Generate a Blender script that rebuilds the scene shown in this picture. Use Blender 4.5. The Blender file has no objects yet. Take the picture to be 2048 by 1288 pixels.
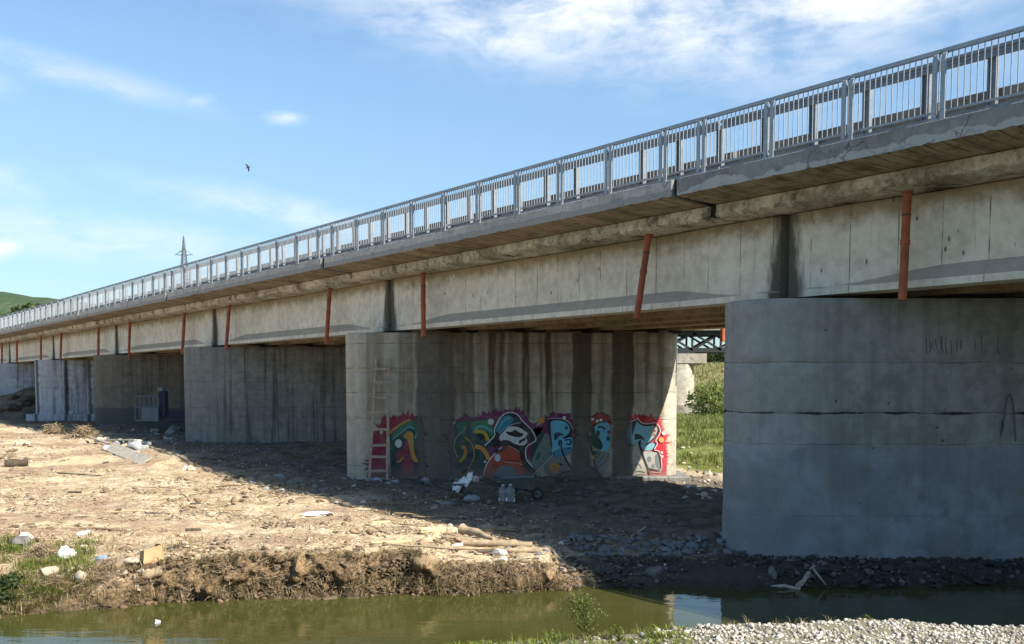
import bpy, math, random
import numpy as np
from mathutils import Vector, Matrix, Quaternion
from mathutils.geometry import tessellate_polygon

random.seed(7)
rng = np.random.default_rng(11)
scn = bpy.context.scene
COL = scn.collection

# ------------------------------------------------------------------ camera, sky, sun, exposure
EYE = 3.85                      # eye height over the water (z = 0)
F = 2000.0                      # focal length in pixels of the 2048 px wide photograph
PITCH = math.radians(4.0)       # camera looks slightly down, the frame is shifted up
PY0 = 766 + F * math.tan(PITCH) # row of the principal point
cam_d = bpy.data.cameras.new('camera')
cam = bpy.data.objects.new('camera', cam_d)
COL.objects.link(cam)
cam.location = (0, 0, EYE)
cam.rotation_euler = (math.radians(90) - PITCH, 0, 0)
cam_d.sensor_width = 36.0
cam_d.lens = 36.0 * F / 2048.0
cam_d.shift_y = (PY0 - 644) / 2048.0
cam_d.clip_end = 9000
cam_d.clip_start = 0.1
scn.camera = cam

SK = -0.7455                                   # the bridge runs left-away: dX per dY
DV = Vector((SK, 1, 0)).normalized()           # along the bridge
SUN_A, SUN_M = -0.85, 0.45
SUN = Vector((SUN_A * DV.x + SUN_M, SUN_A * DV.y, 1.0)).normalized()
SUN_EL = math.asin(SUN.z)
SUN_AZ = math.atan2(SUN.x, SUN.y)

sun_d = bpy.data.lights.new('sun', 'SUN')
sun_d.energy = 5.0
sun_d.angle = math.radians(0.5)
sun_d.color = (1.0, 0.93, 0.82)
sun_o = bpy.data.objects.new('sun', sun_d)
COL.objects.link(sun_o)
sun_o.rotation_euler = SUN.to_track_quat('Z', 'Y').to_euler()

scn.view_settings.view_transform = 'Standard'
scn.view_settings.look = 'None'
scn.view_settings.gamma = 1.0
scn.view_settings.use_curve_mapping = False
scn.view_settings.exposure = 1.08

world = bpy.data.worlds.new('World')
scn.world = world
world.use_nodes = True


class N:
    """tiny node-graph helper"""
    def __init__(self, tree):
        self.t = tree
        self.n = tree.nodes
        self.l = tree.links

    def node(self, kind, **kw):
        nd = self.n.new(kind)
        for k, v in kw.items():
            setattr(nd, k, v)
        return nd

    def put(self, sock, v):
        if v is None:
            return
        if isinstance(v, bpy.types.NodeSocket):
            self.l.new(v, sock)
        elif isinstance(v, (tuple, list)) and len(v) == 3 and sock.type == 'RGBA':
            sock.default_value = (*v, 1)
        else:
            sock.default_value = v

    def m(self, op, a, b=None, c=None, clamp=False):
        nd = self.node('ShaderNodeMath', operation=op, use_clamp=clamp)
        self.put(nd.inputs[0], a)
        self.put(nd.inputs[1], b)
        self.put(nd.inputs[2], c)
        return nd.outputs[0]

    def vm(self, op, a, b=None):
        nd = self.node('ShaderNodeVectorMath', operation=op)
        self.put(nd.inputs[0], a)
        self.put(nd.inputs[1], b)
        return nd.outputs['Value'] if op in ('DOT_PRODUCT', 'LENGTH') else nd.outputs[0]

    def pos(self):
        return self.node('ShaderNodeNewGeometry').outputs['Position']

    def normal(self):
        return self.node('ShaderNodeNewGeometry').outputs['True Normal']

    def sep(self, v):
        nd = self.node('ShaderNodeSeparateXYZ')
        self.put(nd.inputs[0], v)
        return nd.outputs

    def comb(self, x, y, z):
        nd = self.node('ShaderNodeCombineXYZ')
        for i, v in enumerate((x, y, z)):
            self.put(nd.inputs[i], v)
        return nd.outputs[0]

    def noise(self, vec, scale=1, detail=4, rough=0.55, dist=0.0):
        nd = self.node('ShaderNodeTexNoise')
        self.put(nd.inputs['Vector'], vec)
        nd.inputs['Scale'].default_value = scale
        nd.inputs['Detail'].default_value = detail
        nd.inputs['Roughness'].default_value = rough
        nd.inputs['Distortion'].default_value = dist
        return nd.outputs[0]

    def vor(self, vec, scale=1, feature='F1', out='Distance'):
        nd = self.node('ShaderNodeTexVoronoi', feature=feature)
        self.put(nd.inputs['Vector'], vec)
        nd.inputs['Scale'].default_value = scale
        return nd.outputs[out]

    def mr(self, v, a, b, c=0.0, d=1.0, smooth=True):
        nd = self.node('ShaderNodeMapRange')
        nd.interpolation_type = 'SMOOTHSTEP' if smooth else 'LINEAR'
        self.put(nd.inputs[0], v)
        for i, x in enumerate((a, b, c, d)):
            self.put(nd.inputs[1 + i], x)
        return nd.outputs[0]

    def mix(self, fac, a, b, mode='MIX'):
        nd = self.node('ShaderNodeMix', data_type='RGBA', blend_type=mode)
        self.put(nd.inputs[0], fac)
        self.put(nd.inputs[6], a)
        self.put(nd.inputs[7], b)
        return nd.outputs[2]

    def ramp(self, fac, stops, interp='LINEAR'):
        nd = self.node('ShaderNodeValToRGB')
        cr = nd.color_ramp
        cr.interpolation = interp
        while len(cr.elements) < len(stops):
            cr.elements.new(0.5)
        for e, (p, c) in zip(cr.elements, stops):
            e.position = p
            e.color = (c, c, c, 1) if not isinstance(c, tuple) else (*c, 1)
        self.put(nd.inputs[0], fac)
        return nd.outputs[0]

    def attr(self, name, out='Fac'):
        nd = self.node('ShaderNodeAttribute', attribute_name=name)
        return nd.outputs[out]

    def bump(self, h, strength=0.5, dist=0.02, normal=None):
        nd = self.node('ShaderNodeBump')
        nd.inputs['Strength'].default_value = strength
        nd.inputs['Distance'].default_value = dist
        self.put(nd.inputs['Height'], h)
        self.put(nd.inputs['Normal'], normal)
        return nd.outputs[0]


def build_sky():
    g = N(world.node_tree)
    g.n.clear()
    out = g.node('ShaderNodeOutputWorld')
    bg = g.node('ShaderNodeBackground')
    sky = g.node('ShaderNodeTexSky')
    sky.sky_type = 'NISHITA'
    sky.sun_disc = False
    sky.sun_elevation = SUN_EL
    sky.sun_rotation = SUN_AZ
    sky.altitude = 150
    sky.air_density = 1.0
    sky.dust_density = 0.4
    sky.ozone_density = 1.6
    d = g.node('ShaderNodeTexCoord').outputs['Generated']
    x, y, z = g.sep(d)
    u = g.m('ARCTAN2', x, y)
    v = g.m('ARCSINE', z)
    # noise on a flat cloud sheet: gives the far streaks their perspective
    zz = g.m('MAXIMUM', g.m('ADD', z, 0.10), 0.04)
    sheet = g.comb(g.m('DIVIDE', x, zz), g.m('DIVIDE', y, zz), 0.0)
    puv = g.comb(u, g.m('MULTIPLY', v, 2.6), 0.0)
    n1 = g.noise(puv, 5.5, 9, 0.62, 0.9)
    n2 = g.noise(puv, 21.0, 8, 0.62, 0.4)
    n3 = g.noise(sheet, 0.9, 8, 0.6, 0.7)
    fine = g.m('ADD', g.m('MULTIPLY', n1, 0.6), g.m('MULTIPLY', n2, 0.4))
    # the clouds that stand in the sky: (u, v, half width, half height, tilt, weight)
    C = [(1150, 50, 540, 105, 9, 1.0), (980, 112, 260, 46, 9, .8), (1690, 88, 270, 62, -7, 1.0), (1480, 25, 330, 60, 0, .55),
         (1800, 14, 110, 16, -4, .9), (430, 20, 150, 45, 8, .5), (120, 6, 220, 26, 3, .5), (215, 225, 190, 24, 9, .40),
         (20, 250, 80, 24, 4, .6), (586, 271, 30, 10, 0, .75), (428, 252, 30, 11, -12, .3), (78, 532, 42, 15, -12, 1.0),
         (240, 500, 330, 42, 4, .42), (570, 440, 230, 30, 9, .50), (60, 408, 110, 36, 8, .4), (1330, 166, 190, 15, 2, .5),
         (1900, 60, 120, 40, 0, .4), (700, 5, 300, 40, 10, .4)]
    tot = None
    for (px, py, hx, hy, tl, w) in C:
        cu, cv = (px - 1024) / F, (766 - py) / F
        a = math.radians(-tl)
        du, dv = g.m('SUBTRACT', u, cu), g.m('SUBTRACT', v, cv)
        ru = g.m('ADD', g.m('MULTIPLY', du, math.cos(a) * F / hx), g.m('MULTIPLY', dv, math.sin(a) * F / hx))
        rv = g.m('ADD', g.m('MULTIPLY', du, -math.sin(a) * F / hy), g.m('MULTIPLY', dv, math.cos(a) * F / hy))
        r2 = g.m('ADD', g.m('MULTIPLY', ru, ru), g.m('MULTIPLY', rv, rv))
        k = g.m('MULTIPLY', g.m('EXPONENT', g.m('MULTIPLY', r2, -0.9)), w)
        tot = k if tot is None else g.m('MAXIMUM', tot, k)
    # elsewhere (outside the view) the same kind of thin cloud goes on
    away = g.mr(g.m('ABSOLUTE', u), 0.62, 0.95)
    up = g.mr(v, 0.42, 0.62)
    away = g.m('MAXIMUM', away, up)
    other = g.m('MULTIPLY', g.mr(n3, 0.50, 0.80), g.m('MULTIPLY', away, 0.45))
    tot = g.m('MAXIMUM', tot, other)
    mask = g.m('MULTIPLY', tot, g.mr(fine, 0.33, 0.64, 0.10, 1.22))
    mask = g.m('MULTIPLY', g.mr(mask, 0.03, 0.95, 0.0, 0.86, smooth=False), g.mr(v, 0.0, 0.05), clamp=True)
    haze = g.mr(v, 0.0, 0.42, 0.22, 0.0, smooth=False)
    blue = g.mix(1.0, sky.outputs[0], (0.92, 1.05, 1.09), 'MULTIPLY')
    low = g.mr(v, -0.02, 0.34, 0.60, 1.0)
    blue = g.mix(1.0, blue, g.comb(low, low, low), 'MULTIPLY')
    base = g.mix(haze, blue, (4.3, 6.2, 7.9))
    col = g.mix(mask, base, (6.3, 6.5, 6.75))
    g.put(bg.inputs['Color'], col)
    bg.inputs['Strength'].default_value = 0.085
    g.l.new(bg.outputs[0], out.inputs[0])


build_sky()

# ------------------------------------------------------------------ measuring helpers
CP, SP = math.cos(PITCH), math.sin(PITCH)


def ray(px, py):
    cx, cv = (px - 1024) / F, (PY0 - py) / F
    return Vector((cx, CP + cv * SP, -SP + cv * CP))


def at_y(px, py, Y):
    """the point of the plane Y = const seen at a photo position"""
    r = ray(px, py)
    k = Y / r.y
    return Vector((r.x * k, Y, EYE + r.z * k))


def at_z(px, py, z):
    r = ray(px, py)
    k = (z - EYE) / r.z
    return Vector((r.x * k, r.y * k, z))


# ------------------------------------------------------------------ noise (numpy value noise)
def _hash(ix, iy, iz):
    h = (ix.astype(np.int64) * 374761393 + iy.astype(np.int64) * 668265263 + iz.astype(np.int64) * 2147483647) & 0xFFFFFFFF
    h = ((h ^ (h >> 13)) * 1274126177) & 0xFFFFFFFF
    h = h ^ (h >> 16)
    return (h & 0xFFFFFF) / float(0xFFFFFF)


def vnoise(x, y, z=0.0):
    x, y, z = np.broadcast_arrays(np.asarray(x, float), np.asarray(y, float), np.asarray(z, float))
    ix, iy, iz = np.floor(x), np.floor(y), np.floor(z)
    fx, fy, fz = x - ix, y - iy, z - iz
    fx, fy, fz = fx * fx * (3 - 2 * fx), fy * fy * (3 - 2 * fy), fz * fz * (3 - 2 * fz)
    r = 0
    for dx in (0, 1):
        wx = fx if dx else 1 - fx
        for dy in (0, 1):
            wy = fy if dy else 1 - fy
            for dz in (0, 1):
                wz = fz if dz else 1 - fz
                r = r + wx * wy * wz * _hash(ix + dx, iy + dy, iz + dz)
    return r * 2 - 1


def fbm(x, y, z=0.0, octv=4, gain=0.5):
    a, s, r = 1.0, 1.0, 0.0
    for k in range(octv):
        r = r + a * vnoise(np.asarray(x) * s + 17.3 * k, np.asarray(y) * s + 5.1 * k, np.asarray(z) * s + 3.7 * k)
        a *= gain
        s *= 2.03
    return r


def sstep(t):
    t = np.clip(t, 0, 1)
    return t * t * (3 - 2 * t)


# ------------------------------------------------------------------ mesh helpers
class MB:
    def __init__(self):
        self.v, self.f, self.mi, self.k = [], [], [], 0

    def add(self, verts, faces):
        b = len(self.v)
        self.v += [tuple(p) for p in verts]
        for q in faces:
            self.f.append(tuple(b + i for i in q))
            self.mi.append(self.k)
        return self

    def box(self, x0, x1, y0, y1, z0, z1):
        p = [(x, y, z) for z in (z0, z1) for y in (y0, y1) for x in (x0, x1)]
        return self.add(p, [(0, 2, 3, 1), (4, 5, 7, 6), (0, 1, 5, 4), (2, 6, 7, 3), (0, 4, 6, 2), (1, 3, 7, 5)])

    def bar(self, a, b, w, h, up=(0, 0, 1)):
        a, b = Vector(a), Vector(b)
        d = (b - a).normalized()
        u = Vector(up)
        if abs(d.dot(u)) > 0.97:
            u = Vector((1, 0, 0)) if abs(d.x) < 0.9 else Vector((0, 1, 0))
        s = d.cross(u).normalized() * (w / 2)
        t = s.cross(d).normalized() * (h / 2)
        p = [q + i * s + j * t for q in (a, b) for (i, j) in ((-1, -1), (1, -1), (1, 1), (-1, 1))]
        return self.add(p, [(0, 1, 2, 3), (7, 6, 5, 4), (0, 4, 5, 1), (1, 5, 6, 2), (2, 6, 7, 3), (3, 7, 4, 0)])

    def tube(self, pts, rad, n=8, cap=True):
        pts = [Vector(p) for p in pts]
        if not isinstance(rad, (list, tuple)):
            rad = [rad] * len(pts)
        V, Fc = [], []
        ref = None
        for i, p in enumerate(pts):
            d = (pts[min(i + 1, len(pts) - 1)] - pts[max(i - 1, 0)]).normalized()
            if ref is None:
                ref = Vector((0, 0, 1)) if abs(d.z) < 0.9 else Vector((1, 0, 0))
            s = d.cross(ref).normalized()
            t = s.cross(d).normalized()
            ref = t
            for k in range(n):
                a = 2 * math.pi * k / n
                V.append(p + rad[i] * (math.cos(a) * s + math.sin(a) * t))
        for i in range(len(pts) - 1):
            for k in range(n):
                a, b = i * n + k, i * n + (k + 1) % n
                Fc.append((a, b, b + n, a + n))
        if cap:
            Fc.append(tuple(range(n - 1, -1, -1)))
            Fc.append(tuple((len(pts) - 1) * n + k for k in range(n)))
        return self.add(V, Fc)

    def grid(self, rows, close=False):
        """rows: list of equal-length vertex rows"""
        n = len(rows[0])
        V = [p for r in rows for p in r]
        Fc = []
        for i in range(len(rows) - 1):
            for k in range(n if close else n - 1):
                a, b = i * n + k, i * n + (k + 1) % n
                Fc.append((a, b, b + n, a + n))
        return self.add(V, Fc)

    def prism(self, rows, closed=True):
        """rows of the same closed profile along the length; caps both ends"""
        n = len(rows[0])
        self.grid(rows, True)
        b = len(self.v) - n * len(rows)
        self.f += [tuple(b + k for k in range(n - 1, -1, -1)), tuple(b + (len(rows) - 1) * n + k for k in range(n))]
        self.mi += [self.k, self.k]
        return self

    def build(self, name, mats, parent=None, smooth=False, label=None, angle=None, local=False):
        if not isinstance(mats, (list, tuple)):
            mats = [mats]
        off = Vector((0, 0, 0))
        if parent is not None and not local:
            off = wloc(parent)
        me = bpy.data.meshes.new(name)
        me.from_pydata([Vector(p) - off for p in self.v], [], self.f)
        for m_ in mats:
            me.materials.append(m_)
        if len(mats) > 1:
            me.polygons.foreach_set('material_index', self.mi)
        o = bpy.data.objects.new(name, me)
        COL.objects.link(o)
        import bmesh
        bm = bmesh.new()
        bm.from_mesh(me)
        bmesh.ops.recalc_face_normals(bm, faces=bm.faces)
        bm.to_mesh(me)
        bm.free()
        if smooth:
            me.polygons.foreach_set('use_smooth', [True] * len(me.polygons))
            if angle:
                me.set_sharp_from_angle(angle=math.radians(angle))
        if parent is not None:
            o.parent = parent
        if label:
            o['label'] = label
        return o


def wloc(o):
    p = Vector(o.location)
    while o.parent is not None:
        o = o.parent
        p += Vector(o.location)
    return p


def tag(o, label, cat, group=None, kind=None):
    if label:
        o['label'] = label
    if cat:
        o['category'] = cat
    if group:
        o['group'] = group
    if kind:
        o['kind'] = kind
    return o


def thing(name, label, cat, loc=(0, 0, 0), rz=0.0, group=None):
    o = bpy.data.objects.new(name, None)
    o.empty_display_size = 0.3
    o.location = loc
    o.rotation_euler = (0, 0, rz)
    COL.objects.link(o)
    return tag(o, label, cat, group)


def kids(o):
    return [c for c in bpy.data.objects if c.parent == o]


def copy_tree(o, tree, parent=None):
    c = o.copy()
    COL.objects.link(c)
    c.parent = parent
    for ch in tree.get(o.name, []):
        copy_tree(ch, tree, c)
    return c


def tree_of(o):
    t = {}

    def rec(q):
        t[q.name] = list(q.children)
        for c in q.children:
            rec(c)
    rec(o)
    return t


def mesh_np(name, V, Fq, mat, attrs=None, smooth=False):
    """V (n,3), Fq (m,k) all of one face size"""
    me = bpy.data.meshes.new(name)
    n, m_, k = len(V), len(Fq), Fq.shape[1]
    me.vertices.add(n)
    me.vertices.foreach_set('co', np.ascontiguousarray(V, dtype=np.float32).ravel())
    me.loops.add(m_ * k)
    me.loops.foreach_set('vertex_index', np.ascontiguousarray(Fq, dtype=np.int32).ravel())
    me.polygons.add(m_)
    me.polygons.foreach_set('loop_start', np.arange(0, m_ * k, k, dtype=np.int32))
    me.polygons.foreach_set('loop_total', np.full(m_, k, dtype=np.int32))
    if smooth:
        me.polygons.foreach_set('use_smooth', np.ones(m_, dtype=bool))
    me.update(calc_edges=True)
    me.validate()
    for an, av in (attrs or {}).items():
        a = me.attributes.new(an, 'FLOAT', 'POINT')
        a.data.foreach_set('value', np.ascontiguousarray(av, dtype=np.float32))
    me.materials.append(mat)
    o = bpy.data.objects.new(name, me)
    COL.objects.link(o)
    return o


def scatter(name, TV, TF, P, R, S, mat, label=None, smooth=False, jitter=0.0):
    """many copies of a small template joined into one stuff mesh; P (n,3), R (n,3,3), S (n,3)"""
    n, k = len(P), len(TV)
    V = np.einsum('nij,nkj->nki', R, TV[None] * S[:, None, :])
    if jitter:
        V = V * (1 + jitter * (rng.random((n, k, 1)) - 0.5) * 2)
    V = V + P[:, None, :]
    Fq = (TF[None] + (np.arange(n) * k)[:, None, None]).reshape(-1, TF.shape[1])
    rnd = np.repeat(rng.random(n), k)
    o = mesh_np(name, V.reshape(-1, 3), Fq, mat, {'rnd': rnd}, smooth)
    o['kind'] = 'stuff'
    if label:
        o['label'] = label
    return o


def rots(n, tilt=1.0):
    a = rng.random(n) * 2 * math.pi
    b = (rng.random(n) - 0.5) * 2 * tilt
    c = (rng.random(n) - 0.5) * 2 * tilt
    ca, sa, cb, sb, cc, sc_ = np.cos(a), np.sin(a), np.cos(b), np.sin(b), np.cos(c), np.sin(c)
    Z, O = np.zeros(n), np.ones(n)
    Rz = np.stack([np.stack([ca, -sa, Z], 1), np.stack([sa, ca, Z], 1), np.stack([Z, Z, O], 1)], 1)
    Rx = np.stack([np.stack([O, Z, Z], 1), np.stack([Z, cb, -sb], 1), np.stack([Z, sb, cb], 1)], 1)
    Ry = np.stack([np.stack([cc, Z, sc_], 1), np.stack([Z, O, Z], 1), np.stack([-sc_, Z, cc], 1)], 1)
    return np.einsum('nij,njk,nkl->nil', Rz, Rx, Ry)


def ico(sub=1):
    import bmesh
    bm = bmesh.new()
    bmesh.ops.create_icosphere(bm, subdivisions=sub, radius=1.0)
    V = np.array([v.co[:] for v in bm.verts])
    Fq = np.array([[v.index for v in f.verts] for f in bm.faces])
    bm.free()
    return V, Fq


ICO1, ICO2, ICO3 = ico(1), ico(2), ico(3)


# ------------------------------------------------------------------ materials
MATS = {}


def new_mat(name):
    m_ = bpy.data.materials.new(name)
    m_.use_nodes = True
    g = N(m_.node_tree)
    g.n.clear()
    out = g.node('ShaderNodeOutputMaterial')
    pb = g.node('ShaderNodeBsdfPrincipled')
    g.l.new(pb.outputs[0], out.inputs[0])
    g.pb = pb
    g.out = out
    MATS[name] = m_
    return m_, g


def setp(g, color=None, rough=None, metal=None, normal=None, spec=None):
    g.put(g.pb.inputs['Base Color'], color)
    g.put(g.pb.inputs['Roughness'], rough)
    g.put(g.pb.inputs['Metallic'], metal)
    g.put(g.pb.inputs['Normal'], normal)
    g.put(g.pb.inputs['Specular IOR Level'], spec)


def plain(name, c, rough=0.7, metal=0.0, var=0.25, scale=6.0, bump=0.15, spec=0.3, dirt=None, dirt_amt=0.5):
    m_, g = new_mat(name)
    p = g.pos()
    n = g.noise(p, scale, 6, 0.6)
    f = g.noise(p, scale * 9, 4, 0.6)
    k = g.m('ADD', g.m('MULTIPLY', n, 0.65), g.m('MULTIPLY', f, 0.35))
    lo = tuple(x * (1 - var) for x in c)
    hi = tuple(min(1, x * (1 + var)) for x in c)
    col = g.mix(g.mr(k, 0.3, 0.7), lo, hi)
    if dirt:
        col = g.mix(g.m('MULTIPLY', g.mr(g.noise(p, scale * 0.6, 7, 0.65), 0.5, 0.7), dirt_amt), col, dirt)
    setp(g, col, rough, metal, g.bump(f, bump, 0.01) if bump else None, spec)
    return m_


def leafy(name, lo, hi, trans=0.35):
    m_, g = new_mat(name)
    r = g.attr('rnd')
    n = g.noise(g.pos(), 1.3, 3)
    k = g.m('ADD', g.m('MULTIPLY', r, 0.6), g.m('MULTIPLY', n, 0.4))
    col = g.mix(g.mr(k, 0.15, 0.85), lo, hi)
    setp(g, col, 0.55, 0, None, 0.25)
    tr = g.node('ShaderNodeBsdfTranslucent')
    g.put(tr.inputs[0], col)
    mx = g.node('ShaderNodeMixShader')
    mx.inputs[0].default_value = trans
    g.l.new(g.pb.outputs[0], mx.inputs[1])
    g.l.new(tr.outputs[0], mx.inputs[2])
    g.l.new(mx.outputs[0], g.out.inputs[0])
    return m_


def obj_color(g):
    return g.node('ShaderNodeObjectInfo').outputs['Color']


# run-off stains of the painted pier (world X of its front face), shared by concrete and graffiti
def wall_x(px):
    return (px - 1024) * 0.01708


def runoff(g, p, full):
    x, y, z = g.sep(p)
    warp = g.noise(g.vm('MULTIPLY', p, (1.6, 0.0, 0.5)), 1.0, 5, 0.6)
    xx = g.m('ADD', x, g.m('MULTIPLY', g.m('SUBTRACT', warp, 0.5), 0.34))
    if full:
        bands = [(836, 908, .94), (1145, 1180, .93), (1223, 1262, .93), (700, 712, .15), (925, 950, .25)]
        soft = 0.05
    else:
        bands = [(735, 770, .45), (800, 830, .5), (880, 948, .75), (976, 990, .9), (1000, 1008, .8), (1018, 1034, .35), (1046, 1058, .95), (1078, 1084, .6),
                 (1090, 1104, .95), (1108, 1120, .3), (1146, 1182, .95), (1196, 1206, .35), (1222, 1240, .9), (1247, 1264, .95),
                 (1288, 1296, .4), (1310, 1326, .3)]
        soft = 0.035
    tot = None
    for a, b, w in bands:
        c, h = wall_x((a + b) / 2), (wall_x(b) - wall_x(a)) / 2
        k = g.mr(g.m('ABSOLUTE', g.m('SUBTRACT', xx, c)), h - soft, h + soft * 1.6, w, 0.0)
        tot = k if tot is None else g.m('MAXIMUM', tot, k)
    ragged = g.noise(g.vm('MULTIPLY', p, (7.0, 7.0, 0.55)), 1.0, 6, 0.65)
    if full:
        tot = g.m('MULTIPLY', tot, g.mr(ragged, 0.25, 0.45, 0.72, 1.0))
    else:
        zz = g.m('ADD', z, g.m('MULTIPLY', g.m('SUBTRACT', g.noise(g.vm('MULTIPLY', p, (3.0, 0.0, 0.1)), 1.0, 2), 0.5), 3.2))
        tot = g.m('MULTIPLY', tot, g.mr(zz, 1.9, 3.9, 0.25, 1.0))
        tot = g.m('MULTIPLY', tot, g.mr(ragged, 0.28, 0.52, 0.45, 1.0))
    return tot


def pier_mat(name, base, dark, drip=0.6, paint=None, paint_z=None, special=None, band=None, cracks=(), seams=1.0):
    m_, g = new_mat(name)
    p = g.pos()
    x, y, z = g.sep(p)
    big = g.noise(p, 0.55, 6, 0.6)
    mid = g.noise(p, 3.2, 7, 0.66)
    fine = g.noise(p, 34, 4, 0.6)
    drips = g.noise(g.vm('MULTIPLY', p, (3.4, 3.4, 0.16)), 1.0, 7, 0.62)
    boards = g.noise(g.vm('MULTIPLY', p, (0.35, 0.35, 7.0)), 1.0, 4, 0.55)
    hi = tuple(min(1, c * 1.22) for c in base)
    lo = tuple(c * 0.72 for c in base)
    k = g.m('ADD', g.m('ADD', g.m('MULTIPLY', big, 0.36), g.m('MULTIPLY', mid, 0.54)), g.m('MULTIPLY', boards, 0.10))
    col = g.mix(g.mr(k, 0.36, 0.64), lo, hi)
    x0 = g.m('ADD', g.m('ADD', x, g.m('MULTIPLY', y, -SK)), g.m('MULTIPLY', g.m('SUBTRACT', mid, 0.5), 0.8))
    stain_shade = g.mr(x0, 20.9, 22.1, 0.45, 1.0)  # fewer drips on the noses, and their light put into a paler colour
    col = g.mix(g.m('MULTIPLY', g.m('SUBTRACT', 1.0, stain_shade), 0.9), col, g.mix(mid, base, tuple(min(1, c * 1.55) for c in base)))
    col = g.mix(g.m('MULTIPLY', g.m('MULTIPLY', g.mr(drips, 0.46, 0.64), stain_shade), drip), col, dark)
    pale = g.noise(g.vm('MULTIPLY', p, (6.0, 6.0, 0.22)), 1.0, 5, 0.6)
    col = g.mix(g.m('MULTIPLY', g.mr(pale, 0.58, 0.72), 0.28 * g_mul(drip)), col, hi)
    if paint:
        edge = g.m('ADD', z, g.m('MULTIPLY', g.m('SUBTRACT', g.noise(p, 1.1, 5, 0.6), 0.5), 0.5))
        pm = g.mr(edge, paint_z - 0.10, paint_z + 0.04, 1.0, 0.0)
        patch = g.mr(g.noise(p, 0.7, 7, 0.62, 0.4), 0.40, 0.62)
        tone = g.mix(patch, paint[0], paint[1])
        viol = g.mr(g.noise(p, 1.7, 5, 0.6, 0.6), 0.55, 0.66)
        tone = g.mix(g.m('MULTIPLY', viol, 0.55), tone, paint[2])
        col = g.mix(g.m('MULTIPLY', pm, g.mr(mid, 0.3, 0.6, 0.25, 0.85)), col, tone)
    if special == 'slots':
        sl = None
        for pxs, ws in ((135, .9), (182, .7), (110, .25), (76, .8)):
            cx = (pxs - 1024) / F * 74.2
            k_ = g.mr(g.m('ABSOLUTE', g.m('SUBTRACT', g.m('ADD', x, g.m('MULTIPLY', g.m('SUBTRACT', mid, 0.5), 0.3)), cx)), 0.06, 0.2, ws, 0.0)
            sl = k_ if sl is None else g.m('MAXIMUM', sl, k_)
        col = g.mix(g.m('MULTIPLY', sl, g.mr(drips, 0.3, 0.45, 0.5, 1.0)), col, (0.025, 0.025, 0.025))
    if band:
        bm_ = g.mr(g.m('ADD', z, g.m('MULTIPLY', g.m('SUBTRACT', mid, 0.5), 0.35)), band[0] - 0.05, band[0] + 0.05, 1.0, 0.0)
        col = g.mix(g.m('MULTIPLY', bm_, 0.8), col, band[1])
    if special == 'runoff':
        col = g.mix(runoff(g, p, False), col, g.mix(mid, (0.062, 0.040, 0.020), (0.125, 0.085, 0.048)))
        full = runoff(g, p, True)
        col = g.mix(g.m('MULTIPLY', full, 0.9), col, g.mix(mid, (0.075, 0.066, 0.055), (0.14, 0.12, 0.10)))
    # pour joints: broken dark lines, and small blow holes
    lev = g.m('ADD', z, g.m('MULTIPLY', g.m('SUBTRACT', g.noise(p, 0.7, 5, 0.6), 0.5), 0.07))
    ln = g.m('ABSOLUTE', g.m('SUBTRACT', g.m('FRACT', g.m('DIVIDE', g.m('ADD', lev, 0.21), 0.83)), 0.5))
    lm = g.m('MULTIPLY', g.mr(ln, 0.0, 0.022, 1.0, 0.0), g.mr(g.noise(p, 1.9, 4), 0.40, 0.62))
    col = g.mix(g.m('MULTIPLY', lm, 0.75 * seams), col, (0.05, 0.047, 0.042))
    for (cz, cw, ca) in cracks:
        wav = g.m('ADD', z, g.m('MULTIPLY', g.m('SUBTRACT', g.noise(g.vm('MULTIPLY', p, (1.0, 1.0, 0.2)), 1.3, 6, 0.6), 0.5), 0.12))
        wid = g.m('MULTIPLY', g.mr(g.noise(g.vm('MULTIPLY', p, (1, 1, 0.1)), 1.1, 5, 0.65), 0.36, 0.62), cw * 1.8)
        ck = g.mr(g.m('SUBTRACT', g.m('ABSOLUTE', g.m('SUBTRACT', wav, cz)), wid), -0.004, 0.010, ca, 0.0)
        col = g.mix(ck, col, (0.028, 0.032, 0.034))
    hole = g.vor(p, 2.4)
    hm = g.m('MULTIPLY', g.mr(hole, 0.05, 0.085, 1.0, 0.0), g.mr(g.noise(p, 0.9, 2), 0.48, 0.58))
    col = g.mix(g.m('MULTIPLY', hm, 0.8), col, (0.04, 0.037, 0.033))
    col = g.mix(0.35, col, g.mix(fine, (0.02, 0.02, 0.02), (0.98, 0.98, 0.98)), 'SOFT_LIGHT')
    col = g.mix(1.0, col, obj_color(g), 'MULTIPLY')
    h = g.m('ADD', g.m('ADD', g.m('MULTIPLY', fine, 0.25), g.m('MULTIPLY', mid, 0.9)), g.m('MULTIPLY', g.m('ADD', g.m('MULTIPLY', lm, seams), hm), -0.8))
    setp(g, col, 0.9, 0, g.bump(h, 0.45, 0.03), 0.2)
    return m_


def g_mul(v):
    return max(0.3, v)


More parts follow.
